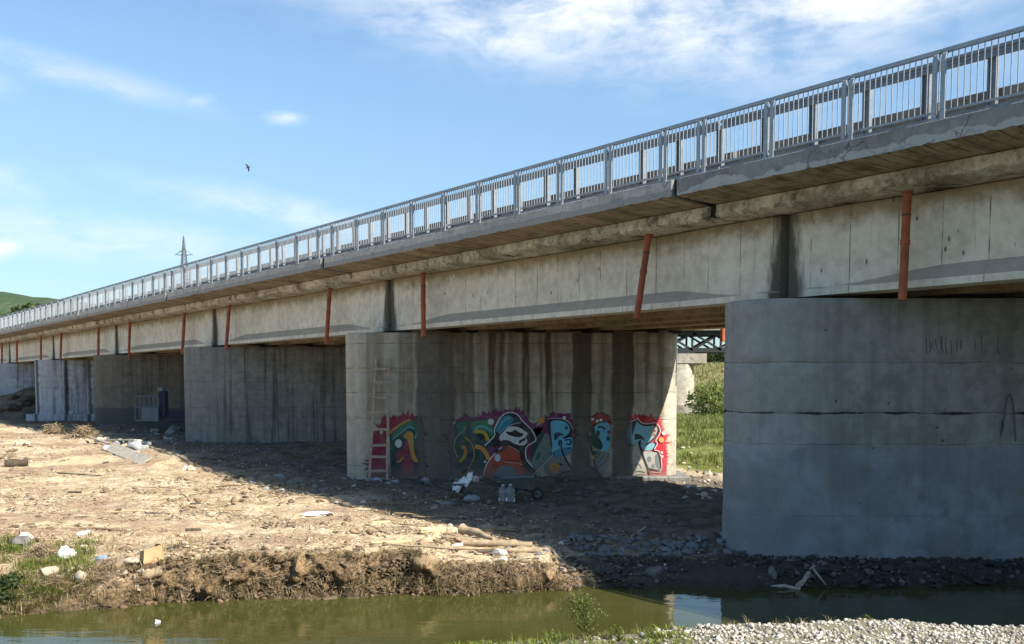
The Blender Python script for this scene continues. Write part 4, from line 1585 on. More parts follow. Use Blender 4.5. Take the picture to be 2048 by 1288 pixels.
P.poly('B', [(300, 690), (480, 640), (600, 640), (530, 735), (400, 775), (312, 760)], (0.06, 0.24, 0.36), 5)
P.poly('B', [(245, 270), (272, 285), (305, 665), (280, 620), (245, 400)], BLACK, 6, 0)
P.line('B', [(250, 268), (430, 258), (530, 320), (562, 400), (530, 475), (455, 520)], 24, BLACK, 6)
P.line('B', [(240, 256), (440, 244), (545, 310), (580, 400)], 9, WHITE, 6)
P.line('B', [(460, 520), (530, 488), (595, 510), (605, 600)], 18, BLACK, 6)
P.poly('B', [(320, 448), (400, 435), (488, 485), (400, 478), (352, 545), (328, 545)], (0.02, 0.05, 0.09), 6, 1)
P.line('B', [(400, 620), (390, 560), (420, 545), (430, 600), (415, 640), (470, 780), (570, 945)], 20, BLACK, 7)
P.disc('B', 492, 378, 26, (0.08, 0.06, 0.10), 6)
P.line('B', [(475, 545), (530, 530), (560, 560), (540, 610), (490, 590)], 22, (0.02, 0.06, 0.10), 7)
P.line('B', [(490, 660), (550, 650)], 20, (0.02, 0.06, 0.10), 7, smooth=0)
P.poly('B', [(300, 1150), (340, 1040), (430, 985), (590, 955), (590, 1150)], (0.16, 0.075, 0.08), 3, 1)
P.line('B', [(298, 1140), (335, 1045), (425, 985), (575, 955)], 20, BLACK, 6)
P.line('B', [(375, 1150), (400, 1070), (470, 1000)], 10, (0.5, 0.42, 0.40), 6)
P.poly('B', [(470, 1040), (540, 1080), (555, 1120), (500, 1090)], (0.5, 0.46, 0.42), 6, 1)
P.build('graffiti_letter', 'light blue letter R with black outline right of the scooter')

P = Paint()      # blue S
P.poly('B', [(865, 380), (915, 322), (1000, 300), (1090, 310), (1090, 690), (960, 690), (935, 640), (980, 620), (960, 540), (880, 460)], BLUE, 4)
P.poly('B', [(830, 370), (872, 365), (885, 470), (965, 560), (988, 640), (940, 668), (860, 640), (800, 560), (765, 480), (830, 420)], (0.03, 0.07, 0.04), 5)
P.line('B', [(845, 355), (915, 310), (1000, 292), (1090, 298)], 13, BLACK, 6)
P.line('B', [(855, 395), (880, 480), (960, 565), (985, 640), (940, 665)], 13, BLACK, 6)
P.poly('B', [(760, 430), (810, 400), (840, 490), (790, 470)], (0.4, 0.4, 0.37), 6, 1)
P.line('B', [(775, 440), (830, 510)], 10, BLACK, 7, smooth=0)
P.line('B', [(920, 370), (975, 360), (1020, 400)], 30, (0.02, 0.06, 0.09), 6)
P.disc('B', 922, 455, 26, (0.02, 0.06, 0.09), 6, 45)
P.disc('B', 1070, 440, 24, (0.15, 0.06, 0.09), 6, 30)
P.disc('B', 1060, 520, 24, (0.02, 0.06, 0.09), 6, 36)
P.poly('B', [(860, 690), (1080, 690), (1060, 900), (980, 1050), (900, 980)], (0.30, 0.31, 0.27), 2, 1)
for k in range(6):
    a = 0.15 + k * 0.22
    P.line('B', [(860, 690), (860 + 230 * math.cos(a), 690 + 260 * math.sin(a))], 8, (0.05, 0.10, 0.08), 5, smooth=0)
for r in (90, 150, 210):
    P.line('B', [(860 + r * math.cos(0.15 + k * 0.22), 690 + r * 1.1 * math.sin(0.15 + k * 0.22)) for k in range(6)], 8, (0.05, 0.10, 0.08), 5, smooth=0)
P.line('B', [(815, 610), (850, 740), (885, 920), (950, 1020), (1060, 1110)], 18, BLACK, 6)
P.line('B', [(800, 885), (860, 910), (890, 990)], 16, BLACK, 6)
P.poly('B', [(810, 900), (880, 930), (960, 1040), (1050, 1120), (820, 1130)], (0.13, 0.09, 0.10), 3, 1)
P.line('B', [(760, 265), (830, 240), (900, 180), (1000, 170), (1065, 220)], 12, BLACK, 5)
P.build('graffiti_letter', 'light blue letter S with a spider web below it')

P = Paint()      # right-hand blue R
P.poly('B', [(1300, 345), (1380, 305), (1460, 275), (1500, 325), (1640, 335), (1705, 325), (1745, 395), (1710, 500), (1600, 600), (1690, 570), (1710, 610), (1655, 690), (1520, 680), (1480, 560), (1420, 610), (1300, 610)], (0.22, 0.47, 0.56), 4)
P.poly('B', [(1640, 340), (1705, 330), (1740, 395), (1700, 500), (1650, 540)], (0.46, 0.44, 0.38), 5)
P.poly('B', [(1420, 600), (1480, 560), (1640, 1060), (1300, 1080), (1250, 1085), (1340, 850)], (0.46, 0.43, 0.37), 2, 1)
P.poly('B', [(1515, 690), (1660, 700), (1755, 705), (1775, 965), (1620, 945)], (0.42, 0.42, 0.38), 4, 0)
P.poly('B', [(1690, 740), (1740, 730), (1755, 930), (1700, 900)], (0.17, 0.20, 0.20), 5, 1)
P.disc('B', 1617, 800, 28, (0.16, 0.20, 0.20), 6, 38)
P.disc('B', 1670, 892, 24, (0.20, 0.23, 0.22), 6, 30)
P.poly('B', [(1382, 292), (1450, 276), (1378, 490)], BLACK, 6, 0)
P.poly('B', [(1405, 460), (1500, 462), (1570, 562), (1490, 520), (1420, 550), (1425, 500)], (0.05, 0.06, 0.05), 6, 1)
P.line('B', [(1455, 270), (1490, 320), (1560, 345), (1640, 340), (1705, 325), (1750, 400), (1700, 510), (1575, 610)], 22, BLACK, 6)
P.line('B', [(1300, 303), (1440, 275), (1458, 232), (1490, 300), (1560, 325), (1640, 318), (1700, 300), (1770, 380), (1760, 460), (1695, 550), (1738, 585), (1672, 680), (1770, 690), (1795, 985), (1650, 975)], 9, WHITE, 7, smooth=1)
P.line('B', [(1680, 565), (1715, 605), (1655, 690), (1750, 705), (1778, 965), (1600, 925)], 18, BLACK, 6, smooth=1)
P.line('B', [(1490, 555), (1478, 600), (1540, 780), (1600, 930), (1645, 1070)], 20, BLACK, 7)
P.disc('B', 1490, 580, 20, (0.16, 0.2, 0.18), 7, 40)
P.line('B', [(1420, 1015), (1520, 1005), (1620, 1045)], 9, (0.08, 0.07, 0.06), 6)
P.line('B', [(1430, 970), (1490, 960), (1560, 985)], 9, (0.08, 0.07, 0.06), 6)
P.line('B', [(1420, 890), (1460, 855), (1500, 890), (1515, 920)], 9, (0.14, 0.12, 0.10), 6)
P.line('B', [(1360, 760), (1460, 770), (1540, 800)], 6, (0.25, 0.22, 0.19), 6)
P.line('B', [(1340, 620), (1380, 600)], 30, (0.05, 0.04, 0.05), 6, smooth=0)
for (x, y) in ((1690, 360), (1690, 420), (1680, 470)):
    P.disc('B', x, y, 18, (0.30, 0.10, 0.10), 6)
P.build('graffiti_letter', 'light blue letter R on the sunlit right end of the wall')

P = Paint()
for (v, x, y, r, c) in (('B', 158, 278, 40, ORANGE), ('B', 332, 920, 70, (0.52, 0.23, 0.03)), ('B', 1780, 540, 36, (0.75, 0.36, 0.12)), ('B', 465, 240, 22, WHITE), ('B', 848, 258, 18, WHITE),
                        ('B', 912, 285, 20, WHITE), ('B', 962, 272, 20, WHITE), ('B', 1812, 450, 27, (.85, .72, .66)), ('B', 1788, 710, 16, (.85, .72, .66)), ('B', 1790, 765, 18, (.85, .72, .66)),
                        ('B', 1490, 1045, 24, (.8, .66, .62)), ('B', 785, 350, 28, PINK), ('B', 832, 780, 36, (0.58, 0.26, 0.12)), ('A', 1630, 103, 22, (0.45, 0.42, 0.38)), ('B', 1545, 250, 44, (0.36, 0.01, 0.015)),
                        ('B', 415, 1095, 18, (.6, .4, .42)), ('A', 1345, 790, 18, (.6, .5, .5)), ('A', 20, 415, 22, (.5, .45, .45))):
    P.disc(v, x, y, r, c, 8)
P.line('B', [(300, 900), (350, 890), (380, 930), (330, 950)], 10, (0.25, 0.10, 0.02), 9)
P.line('B', [(395, 860), (440, 880)], 24, BLACK, 8, smooth=0)
P.build('graffiti_dots', 'white and orange bubbles sprayed over the lettering')['kind'] = 'stuff'

P = Paint()
P.line('C', [(2004, 862), (2008, 825), (2013, 795), (2019, 785), (2025, 806), (2028, 845), (2030, 882)], 4.0, (0.085, 0.10, 0.09), 1)
P.line('C', [(2001, 872), (2004, 840)], 2.5, (0.05, 0.06, 0.05), 1, smooth=0)
for k, x in enumerate((1852, 1858, 1865, 1871, 1879, 1884, 1891, 1899, 1913, 1922, 1947, 1962, 1996)):
    P.line('C', [(x, 677 + 5 * math.sin(k)), (x + 3 * math.sin(k * 2.0), 692 + 8 * math.sin(k * 1.7)), (x + 2, 703 + 6 * math.cos(k))], 1.3, (0.07, 0.07, 0.06), 1)
P.build('graffiti_tag', 'dark scrawled arch-shaped tag and scratches', PIERS[1])['kind'] = 'stuff'

# ------------------------------------------------------------------ railway bridge behind
M_STEEL = plain('painted_truss_steel', (0.022, 0.028, 0.028), 0.6, dirt=(0.10, 0.06, 0.035), dirt_amt=0.4)
M_STONE = slab_mat('old_pier_masonry', (0.26, 0.235, 0.19), (0.42, 0.385, 0.32), stain=(0.12, 0.105, 0.085), stain_amt=0.7)
TB = thing('truss_bridge', 'dark steel truss bridge seen through the gap beyond the road bridge', 'bridge', (15.0, 96.0, 7.0))
ty, zb_, zt_ = 95.0, 6.95, 8.55
m1, m2, m3 = MB(), MB(), MB()
for yy in (ty, ty + 3.2):
    for (z, nm) in ((zb_, 'bottom_chord'), (zt_, 'top_chord')):
        MB().bar((-20, yy, z), (62, yy, z), 0.30, 0.42).build(nm, M_STEEL, TB)
nb = int(82 / 2.7)
dg = None
for yy in (ty, ty + 3.2):
    for k in range(nb):
        x = 17.05 - 2.7 * 13 + k * 2.7
        for (a, b, nm) in (((x, yy, zb_), (x + 2.7, yy, zt_), 'diagonal'), ((x + 2.7, yy - 0.07, zb_), (x, yy - 0.07, zt_), 'diagonal'), ((x, yy + .07, zb_), (x, yy + .07, zt_), 'upright')):
            if yy == ty and 11 < x < 24:
                MB().bar(a, b, 0.16, 0.20).build(nm, M_STEEL, TB)
            else:
                m1.bar(a, b, 0.14, 0.18)
m1.build('truss_bracing', M_STEEL, TB)['kind'] = 'stuff'
MB().box(-20, 62, ty - 0.6, ty + 3.8, zt_ + 0.24, zt_ + 0.5).build('track_deck', M_KERB, TB)
TP = thing('truss_bridge_pier', 'pale stone pier with round footing under the dark truss bridge', 'bridge pier', (16.2, ty + 1.6, 0.5))


def oval(cx, cy, rx, ry, z, n=28):
    return [(cx + rx * math.copysign(abs(math.cos(2 * math.pi * k / n)) ** 0.7, math.cos(2 * math.pi * k / n)), cy + ry * math.sin(2 * math.pi * k / n), z) for k in range(n)]


pxr = 17.45
MB().prism([oval(pxr - 1.9, ty + 1.6, 1.9 + e, 3.0 + e, z) for z, e in ((1.8, .12), (3.6, .03), (5.6, -.06))]).build('shaft', M_STONE, TP, smooth=True, angle=40)
MB().prism([oval(pxr - 1.0, ty + 1.6, 2.75, 3.7, z) for z in (-0.5, 1.82)]).build('footing', M_STONE, TP, smooth=True, angle=40)
MB().box(pxr - 3.6, pxr + 0.75, ty - 1.2, ty + 4.4, 5.7, 6.6).build('cap', M_STONE, TP)
MB().box(pxr - 3.3, pxr + 0.3, ty - 1.0, ty + 4.2, 5.55, 5.75).build('cap_neck', M_STONE, TP)
MB().box(pxr - 2.5, pxr - 0.2, ty - 0.3, ty + 0.3, 6.6, 6.78).build('bearing', M_STEEL, TP)

# ------------------------------------------------------------------ far pylon
PX, PYY = -97.3, 300.0
pl = thing('pylon', 'grey lattice power pylon standing beyond the bridge', 'pylon', (PX, PYY, 1.0))
M_PYL = metal_mat('pylon_steel', (0.10, 0.115, 0.13), 0.6, 0.3)
HZ = EYE + 43.0


def half(z):
    return float(np.interp(z, [0, 20, 33, 37.5, 42, HZ], [3.4, 1.7, 0.85, 0.80, 0.45, 0.03]))


lv = [0, 6, 11, 15.5, 19.5, 23, 26, 28.5, 31, 33, 35, 37.5, 40, 42, 44, HZ]
for sx in (-1, 1):
    for sy in (-1, 1):
        mb = MB()
        mb.tube([(PX + sx * half(z), PYY + sy * half(z), z + .5) for z in lv], 0.13, 4)
        mb.build('leg', M_PYL, pl)
mb = MB()
for a, b in zip(lv, lv[1:]):
    for k in range(4):
        c = [(-1, -1), (1, -1), (1, 1), (-1, 1)]
        p0, p1 = c[k], c[(k + 1) % 4]
        A0, A1 = (PX + p0[0] * half(a), PYY + p0[1] * half(a), a + .5), (PX + p1[0] * half(b), PYY + p1[1] * half(b), b + .5)
        B0, B1 = (PX + p1[0] * half(a), PYY + p1[1] * half(a), a + .5), (PX + p0[0] * half(b), PYY + p0[1] * half(b), b + .5)
        mb.bar(A0, A1, 0.09, 0.09)
        mb.bar(B0, B1, 0.09, 0.09)
        mb.bar(B1, A1, 0.09, 0.09)
mb.build('lattice', M_PYL, pl)['kind'] = 'stuff'
for s in (-1, 1):
    for (z, L) in ((42.2 - 0.5, 2.6), (33.2, 3.6)):
        mb = MB()
        for sy in (-1, 1):
            mb.bar((PX + s * half(z), PYY + sy * half(z), z), (PX + s * L, PYY, z + .1), .14, .14)
            mb.bar((PX + s * half(z + 1.5), PYY + sy * half(z + 1.5), z + 1.5), (PX + s * L, PYY, z + .1), .09, .09)
        mb.build('cross_arm', M_PYL, pl)

# ------------------------------------------------------------------ leaves, grass and trees
M_LEAF = leafy('leaf_green', (0.045, 0.075, 0.016), (0.12, 0.155, 0.045))
M_LEAFD = leafy('leaf_dark', (0.022, 0.042, 0.012), (0.060, 0.088, 0.028))
M_REED = leafy('reed_green', (0.11, 0.135, 0.028), (0.26, 0.28, 0.085), 0.45)
M_GRASS = leafy('grass_green', (0.10, 0.14, 0.022), (0.27, 0.30, 0.07), 0.45)
M_SHRUB = leafy('shrub_leaf', (0.15, 0.19, 0.045), (0.34, 0.37, 0.13), 0.5)
M_DRYG = leafy('grass_dry', (0.17, 0.125, 0.055), (0.40, 0.32, 0.17), 0.2)
M_HAY = leafy('meadow_hay', (0.19, 0.185, 0.065), (0.34, 0.315, 0.14), 0.3)
M_BARK = plain('bark', (0.10, 0.075, 0.05), 0.9, var=0.4, bump=0.5)


def leaf_cloud(centers, n, size, flat=0.6):
    """n leaf blades (quads) round clump centres (x, y, z, r)"""
    C = np.array(centers)
    idx = rng.integers(0, len(C), n)
    d = rng.normal(size=(n, 3))
    d /= np.linalg.norm(d, axis=1)[:, None]
    rr = rng.random(n) ** 0.45
    P_ = C[idx, :3] + d * (C[idx, 3] * rr)[:, None] * np.array([1, 1, .85])
    R = rots(n, 1.3)
    s = size * (0.6 + 0.8 * rng.random(n))
    T = np.array([(-.5, 0, 0), (0, -.28, .05), (.5, 0, 0), (0, .28, .05)])
    V = np.einsum('nij,kj->nki', R, T) * s[:, None, None] + P_[:, None, :]
    Fq = np.arange(n * 4).reshape(n, 4)
    return V.reshape(-1, 3), Fq, np.repeat(rng.random(n), 4)


def tree(name, x, y, h, w, n, leaf, mat, label, group, trunk=0.3, cat='tree'):
    z = float(ground_z(x, y)) - 0.1
    root = thing(name, label, cat, (x, y, z), 0, group)
    mb = MB()
    mb.tube([(0, 0, 0), (0.03 * w, 0, h * .3), (-.02 * w, 0.02 * w, h * .62)], [h * .03, h * .022, h * .008], 8)
    for k in range(5):
        a = k * 1.3 + x
        z0 = h * (.22 + .08 * k)
        mb.tube([(0, 0, z0), (.22 * w * math.cos(a), .22 * w * math.sin(a), z0 + h * .12), (.36 * w * math.cos(a), .36 * w * math.sin(a), z0 + h * .22)], [h * .012, h * .008, h * .003], 6)
    mb.build('trunk', M_BARK, root, smooth=True, local=True)
    cs = []
    nc = 26
    for k in range(nc):
        u = (k + .5) / nc
        a = k * 2.4 + x
        zz = h * (trunk + (1 - trunk) * u * 0.9)
        env = math.sin(math.pi * min(1, (u * 0.85 + 0.15))) ** 0.6
        r = w * .5 * env * (0.35 + 0.6 * random.random())
        cs.append((r * math.cos(a), r * math.sin(a), zz, w * (0.11 + .09 * random.random())))
    V, Fq, rn = leaf_cloud(cs, n, leaf)
    o = mesh_np('crown', V, Fq, mat, {'rnd': rn})
    o.parent = root
    return root


KINDS = [('leafy green tree behind the meadow in the gap', 0), ('dark green tree behind the meadow in the gap', 1)]
for i, (px, top, Y, w, kd, lab) in enumerate([
        (1338, 702, 196, 9, 0, 'green tree mostly hidden behind the stone pier of the truss bridge'), (1392, 706, 188, 6, 0, 'light green tree just right of the truss bridge pier cap'),
        (1418, 703, 200, 7, 1, 'dark green tree in the middle of the gap between the piers'), (1440, 700, 186, 7, 1, 'taller dark tree at the right of the gap beside the foreground pier'),
        (1475, 698, 195, 8, 0, 'green tree behind the foreground pier'), (1300, 700, 205, 9, 1, 'dark tree behind the graffiti pier')]):
    p = at_y(px, top, Y)
    h = p.z - float(ground_z(p.x, Y))
    tree('tree', p.x, Y, max(h, 3.5), w, 2600, 0.42, M_LEAFD if kd else M_LEAF, lab, 'trees beyond the meadow', 0.08)
for i, (px, top, Y, w, lab) in enumerate([(45, 606, 330, 17, 'round tree left of the far bridge railing below the hill'), (62, 603, 345, 15, 'bright green tree above the far bridge railing'),
                                         (82, 601, 350, 12, 'small dark tree just right of the bright tree above the far railing'), (12, 622, 340, 16, 'low tree at the left picture edge above the railing')]):
    p = at_y(px, top, Y)
    tree('tree', p.x, Y, p.z - 1.0, w, 4200, 1.3, M_LEAF if i % 2 else M_LEAFD, lab, 'trees below the hill', 0.25)

for i, (px, py, Y, h, w, lab) in enumerate([(1402, 835, 88, 2.9, 3.0, 'bushy green shrub right beside the round footing of the truss pier'), (1428, 832, 86, 3.2, 3.2, 'big green shrub at the middle of the gap'),
                                       (1452, 830, 84, 2.8, 3.4, 'green shrub half hidden by the foreground pier')]):
    p = at_y(px, py, Y)
    tree('shrub', p.x, Y, h, w, 1900, 0.20, M_SHRUB, lab, 'shrubs by the truss bridge pier', 0.02, 'shrub')


def tuft_mesh(name, P_, hgt, nb, spread, mat, label, lean=0.5, width=0.012):
    """grass tufts: nb bent blades at every point"""
    n = len(P_)
    P2 = np.repeat(P_, nb, 0)
    N2 = len(P2)
    h = np.repeat(hgt, nb) * (0.5 + 0.7 * rng.random(N2))
    a = rng.random(N2) * 2 * math.pi
    d = np.stack([np.cos(a), np.sin(a), np.zeros(N2)], 1)
    side = np.stack([-np.sin(a), np.cos(a), np.zeros(N2)], 1)
    base = P2 + d * (spread * rng.random(N2))[:, None]
    ln = lean * (0.3 + rng.random(N2))
    w = width * (0.7 + 0.6 * rng.random(N2)) * np.clip(h / 0.3, 0.7, 3)
    up = np.array([0, 0, 1.0])
    mid = base + up * (h * .55)[:, None] + d * (h * ln * .25)[:, None]
    tip = base + up * (h * (1 - .3 * ln))[:, None] + d * (h * ln * .9)[:, None]
    V = np.stack([base - side * w[:, None], base + side * w[:, None], mid - side * (w * .8)[:, None], mid + side * (w * .8)[:, None], tip], 1).reshape(-1, 3)
    b = np.arange(N2) * 5
    T = np.concatenate([np.stack([b, b + 1, b + 3], 1), np.stack([b, b + 3, b + 2], 1), np.stack([b + 2, b + 3, b + 4], 1)])
    o = mesh_np(name, V, T, mat, {'rnd': np.repeat(rng.random(N2), 5)})
    o['kind'] = 'stuff'
    o['label'] = label
    return o


def field(n, x0, x1, y0, y1, keep=None):
    X = x0 + (x1 - x0) * rng.random(n)
    Y = y0 + (y1 - y0) * rng.random(n)
    if keep is not None:
        k = keep(X, Y)
        X, Y = X[k], Y[k]
    return np.stack([X, Y, ground_z(X, Y)], 1)


def patchy(X, Y, s, t, seed):
    return fbm(X * s, Y * s, seed, 3) > t


PX0 = lambda X, Y: X - SK * Y
G = field(9000, 3, 26, 38, 72, lambda X, Y: (PX0(X, Y) > 35.3) & patchy(X, Y, 0.5, -0.15, 2.2))
tuft_mesh('meadow_grass', G, 0.14 + 0.28 * rng.random(len(G)), 9, 0.25, M_REED, 'lush green grass of the meadow behind the bridge', 0.6, 0.016)
G = field(8000, 4, 40, 62, 92, lambda X, Y: (PX0(X, Y) > 36) & ~((np.abs(X - 16) < 4) & (np.abs(Y - 94) < 8)))
tuft_mesh('tall_reeds', G, 0.12 + 0.30 * rng.random(len(G)), 8, 0.4, M_REED, 'tall green growth along the meadow near the truss bridge', 0.5, 0.02)
G = field(7000, 0, 60, 112, 165)
tuft_mesh('hay_grass', G, 0.25 + 0.35 * rng.random(len(G)), 7, 0.5, M_HAY, 'pale yellow-green tall grass on the rise beyond', 0.4, 0.03)


# ------------------------------------------------------------------ stones, wood and litter on the bank
M_ROCK = gravel_mat('stone_pale', (0.26, 0.215, 0.15), (0.50, 0.43, 0.32), (0.42, 0.33, 0.22))
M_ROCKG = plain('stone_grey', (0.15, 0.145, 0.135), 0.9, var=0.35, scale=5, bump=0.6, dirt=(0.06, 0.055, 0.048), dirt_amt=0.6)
M_ROCKW = plain('stone_white', (0.50, 0.475, 0.425), 0.85, var=0.2, scale=5, bump=0.5, dirt=(0.35, 0.31, 0.25), dirt_amt=0.5)
M_ROCKT = plain('stone_tan', (0.42, 0.36, 0.27), 0.9, var=0.3, scale=5, bump=0.6, dirt=(0.22, 0.17, 0.11), dirt_amt=0.6)
M_RUB = plain('rubble_concrete', (0.16, 0.168, 0.175), 0.9, var=0.5, scale=3, bump=0.6, dirt=(0.05, 0.048, 0.043), dirt_amt=0.8)
M_DARKR = plain('stone_near_black', (0.055, 0.053, 0.048), 0.8, var=0.5, scale=5, bump=0.6, dirt=(0.02, 0.019, 0.016), dirt_amt=0.6)  # darker than the grey stone, for the bank by the foreground pier
M_CONC = plain('broken_concrete', (0.28, 0.295, 0.305), 0.9, var=0.3, scale=6, bump=0.6, dirt=(0.09, 0.085, 0.075), dirt_amt=0.6)
M_GRAV = gravel_mat('gravel_white', (0.25, 0.23, 0.195), (0.62, 0.585, 0.51), (0.36, 0.31, 0.24))
M_CLOD = plain('soil_clod', (0.15, 0.10, 0.058), 0.95, var=0.5, scale=6, bump=0.6)
M_WOOD = plain('weathered_wood', (0.33, 0.255, 0.165), 0.85, var=0.35, scale=7, bump=0.4, dirt=(0.14, 0.10, 0.06), dirt_amt=0.6)
M_WOODG = plain('grey_wood', (0.36, 0.33, 0.27), 0.85, var=0.3, scale=7, bump=0.4, dirt=(0.2, 0.17, 0.13), dirt_amt=0.5)
M_WOODY = plain('fresh_timber', (0.56, 0.44, 0.24), 0.8, var=0.2, scale=6, bump=0.3)
M_DARKW = plain('dark_wood', (0.075, 0.06, 0.045), 0.9, var=0.4, scale=6, bump=0.5)
M_TWIG = gravel_mat('twig_bark', (0.16, 0.115, 0.07), (0.46, 0.37, 0.24), (0.30, 0.22, 0.13))
M_DRYC = gravel_mat('dried_mud', (0.15, 0.105, 0.065), (0.40, 0.30, 0.19), (0.09, 0.065, 0.045))
M_CHIP = gravel_mat('pale_chips', (0.27, 0.205, 0.13), (0.54, 0.455, 0.32), (0.17, 0.12, 0.075))
M_PLAS = plain('white_plastic', (0.68, 0.68, 0.67), 0.45, var=0.12, scale=8, bump=0.3, dirt=(0.36, 0.33, 0.28), dirt_amt=0.6)
M_CARD = plain('cardboard', (0.46, 0.29, 0.15), 0.85, var=0.15, scale=5, bump=0.1)
M_BLUEP = plain('grey_blue_plastic', (0.20, 0.25, 0.31), 0.5, var=0.3, scale=6)

_rock_cache = []
for k in range(8):
    V, Fq = ICO3
    V = V.copy()
    n = fbm(V[:, 0] * 1.1 + 9 * k, V[:, 1] * 1.1, V[:, 2] * 1.1, 4, 0.55)
    # broken faces: clip by a few random planes
    for j in range(7):
        d = rng.normal(size=3)
        d /= np.linalg.norm(d)
        lim = 0.55 + 0.3 * rng.random()
        s = V @ d
        V = V - np.clip(s - lim, 0, None)[:, None] * d[None]
    V = V * (1 + 0.13 * n)[:, None]
    mx = np.abs(V).max(0)
    V = V / mx
    _rock_cache.append((V, Fq))
_rock_mesh = {}


def rock(p, w, h, mat, label, group=None, d=None, rz=None, sink=0.25, name='stone'):
    k = random.randrange(8)
    key = (k, mat.name)
    if key not in _rock_mesh:
        V, Fq = _rock_cache[k]
        o = mesh_np(name, V, Fq, mat, {'rnd': np.full(len(V), random.random())}, True)
        o.data.set_sharp_from_angle(angle=math.radians(24))
        _rock_mesh[key] = o.data
        o.name = name
    else:
        o = bpy.data.objects.new(name, _rock_mesh[key])
        COL.objects.link(o)
    o.location = (p.x, p.y, p.z + h * (0.5 - sink))
    o.scale = (w / 2, (d or w * 0.8) / 2, h / 2 * 1.1)
    o.rotation_euler = (random.uniform(-.15, .15), random.uniform(-.2, .2), random.uniform(0, 6) if rz is None else rz)
    return tag(o, label, 'stone', group)


def rock_px(px, py, wpx, hpx, mat, label, group=None, **kw):
    p = on_ground(px, py)
    s = p.y / F
    p = p + Vector((0, wpx * s * 0.3, 0))
    p.z = float(ground_z(p.x, p.y))
    return rock(p, wpx * s, hpx * s, mat, label, group, **kw)


# single stones one can point at
for (px, py, w, h, m_, lab) in [
        (36, 1096, 44, 26, M_ROCKG, 'dark grey slab of rock standing in grass at the left edge of the bank'),
        (90, 1156, 44, 20, M_ROCKT, 'flat tan slab tilted in the green grass of the left bank'),
        (160, 1172, 42, 22, M_ROCKT, 'rounded tan stone at the lower edge of the green grass'),
        (8, 1182, 18, 22, M_ROCKG, 'grey stone at the left picture edge just above the water'),
        (262, 1146, 38, 14, M_ROCKT, 'flat pale stone on the bank edge below the cardboard box'),
        (165, 1072, 34, 12, M_ROCKW, 'low white stone right of the white bag in the grass'),
        (998, 1112, 42, 15, M_ROCKW, 'white flat stone below the driftwood pile'),
        (1006, 1122, 30, 9, M_ROCKW, 'thin white stone just under the bigger white one'),
        (914, 1098, 30, 13, M_ROCKW, 'white stone at the left end of the driftwood pile'),
        (1122, 1090, 15, 9, M_ROCKW, 'small bright white stone alone in the shade right of the driftwood'),
        (726, 1008, 14, 9, M_ROCKW, 'white stone on the shadow edge left of the wheelbarrows'),
        (900, 1054, 16, 8, M_ROCKW, 'pale stone on the shadow edge above the squared timber'),
        (382, 944, 26, 16, M_ROCKT, 'tan stone at the shadow edge beside the leaning block'),
        (368, 944, 22, 15, M_ROCKW, 'pale leaning block on the shadow edge under the dark pier'),
        (268, 912, 26, 12, M_ROCKT, 'rounded tan stone beside the long white board'),
        (24, 902, 26, 10, M_ROCKT, 'flat pale stone on the heap above the dark log'),
        (210, 925, 16, 5, M_ROCKT, 'small flat stone on the brown ground left of the white board'),
        (210, 1056, 5, 4, M_ROCKG, 'small dark stone above the cardboard box'),
        (351, 1100, 10, 14, M_DARKW, 'dark clod standing right of the cardboard box'),
        (1310, 1158, 40, 22, M_ROCKG, 'large flat grey stone in the shaded bank below the rubble strip'),
        (1462, 1092, 48, 20, M_ROCKG, 'flat slab of concrete lying at the left foot of the foreground pier'),
        (1545, 1160, 26, 26, M_ROCKG, 'upright grey stone left of the forked branch'),
        (1740, 1152, 26, 12, M_ROCKG, 'pale stone in the dark bank right of the forked branch'),
        (1820, 1132, 24, 11, M_ROCKG, 'stone lying under the middle of the foreground pier'),
        (1905, 1118, 34, 18, M_ROCKG, 'broken lump against the foot of the foreground pier at right'),
        (1470, 1138, 10, 6, M_ROCKW, 'small white stone in the dark soil hump left of the foreground pier'),
        (1446, 1162, 10, 10, M_ROCKW, 'small white upright stone low in the dark soil hump'),
        (1330, 1132, 8, 6, M_ROCKW, 'tiny white stone above the large flat grey stone'),
        (1181, 1010, 12, 6, M_DARKW, 'dark lump on the shaded ground right of the wheelbarrows'),
        (1214, 1012, 11, 8, M_DARKW, 'square dark lump below the right end of the graffiti'),
        (850, 965, 20, 12, M_CONC, 'small grey heap lump at the foot of the green letter'),
        (1290, 968, 10, 7, M_ROCKW, 'white stone in front of the concrete footing'),
        (1420, 950, 9, 14, M_ROCKW, 'upright white stone in the sunlit gap between the piers')]:
    rock_px(px, py, w, h, m_, lab)

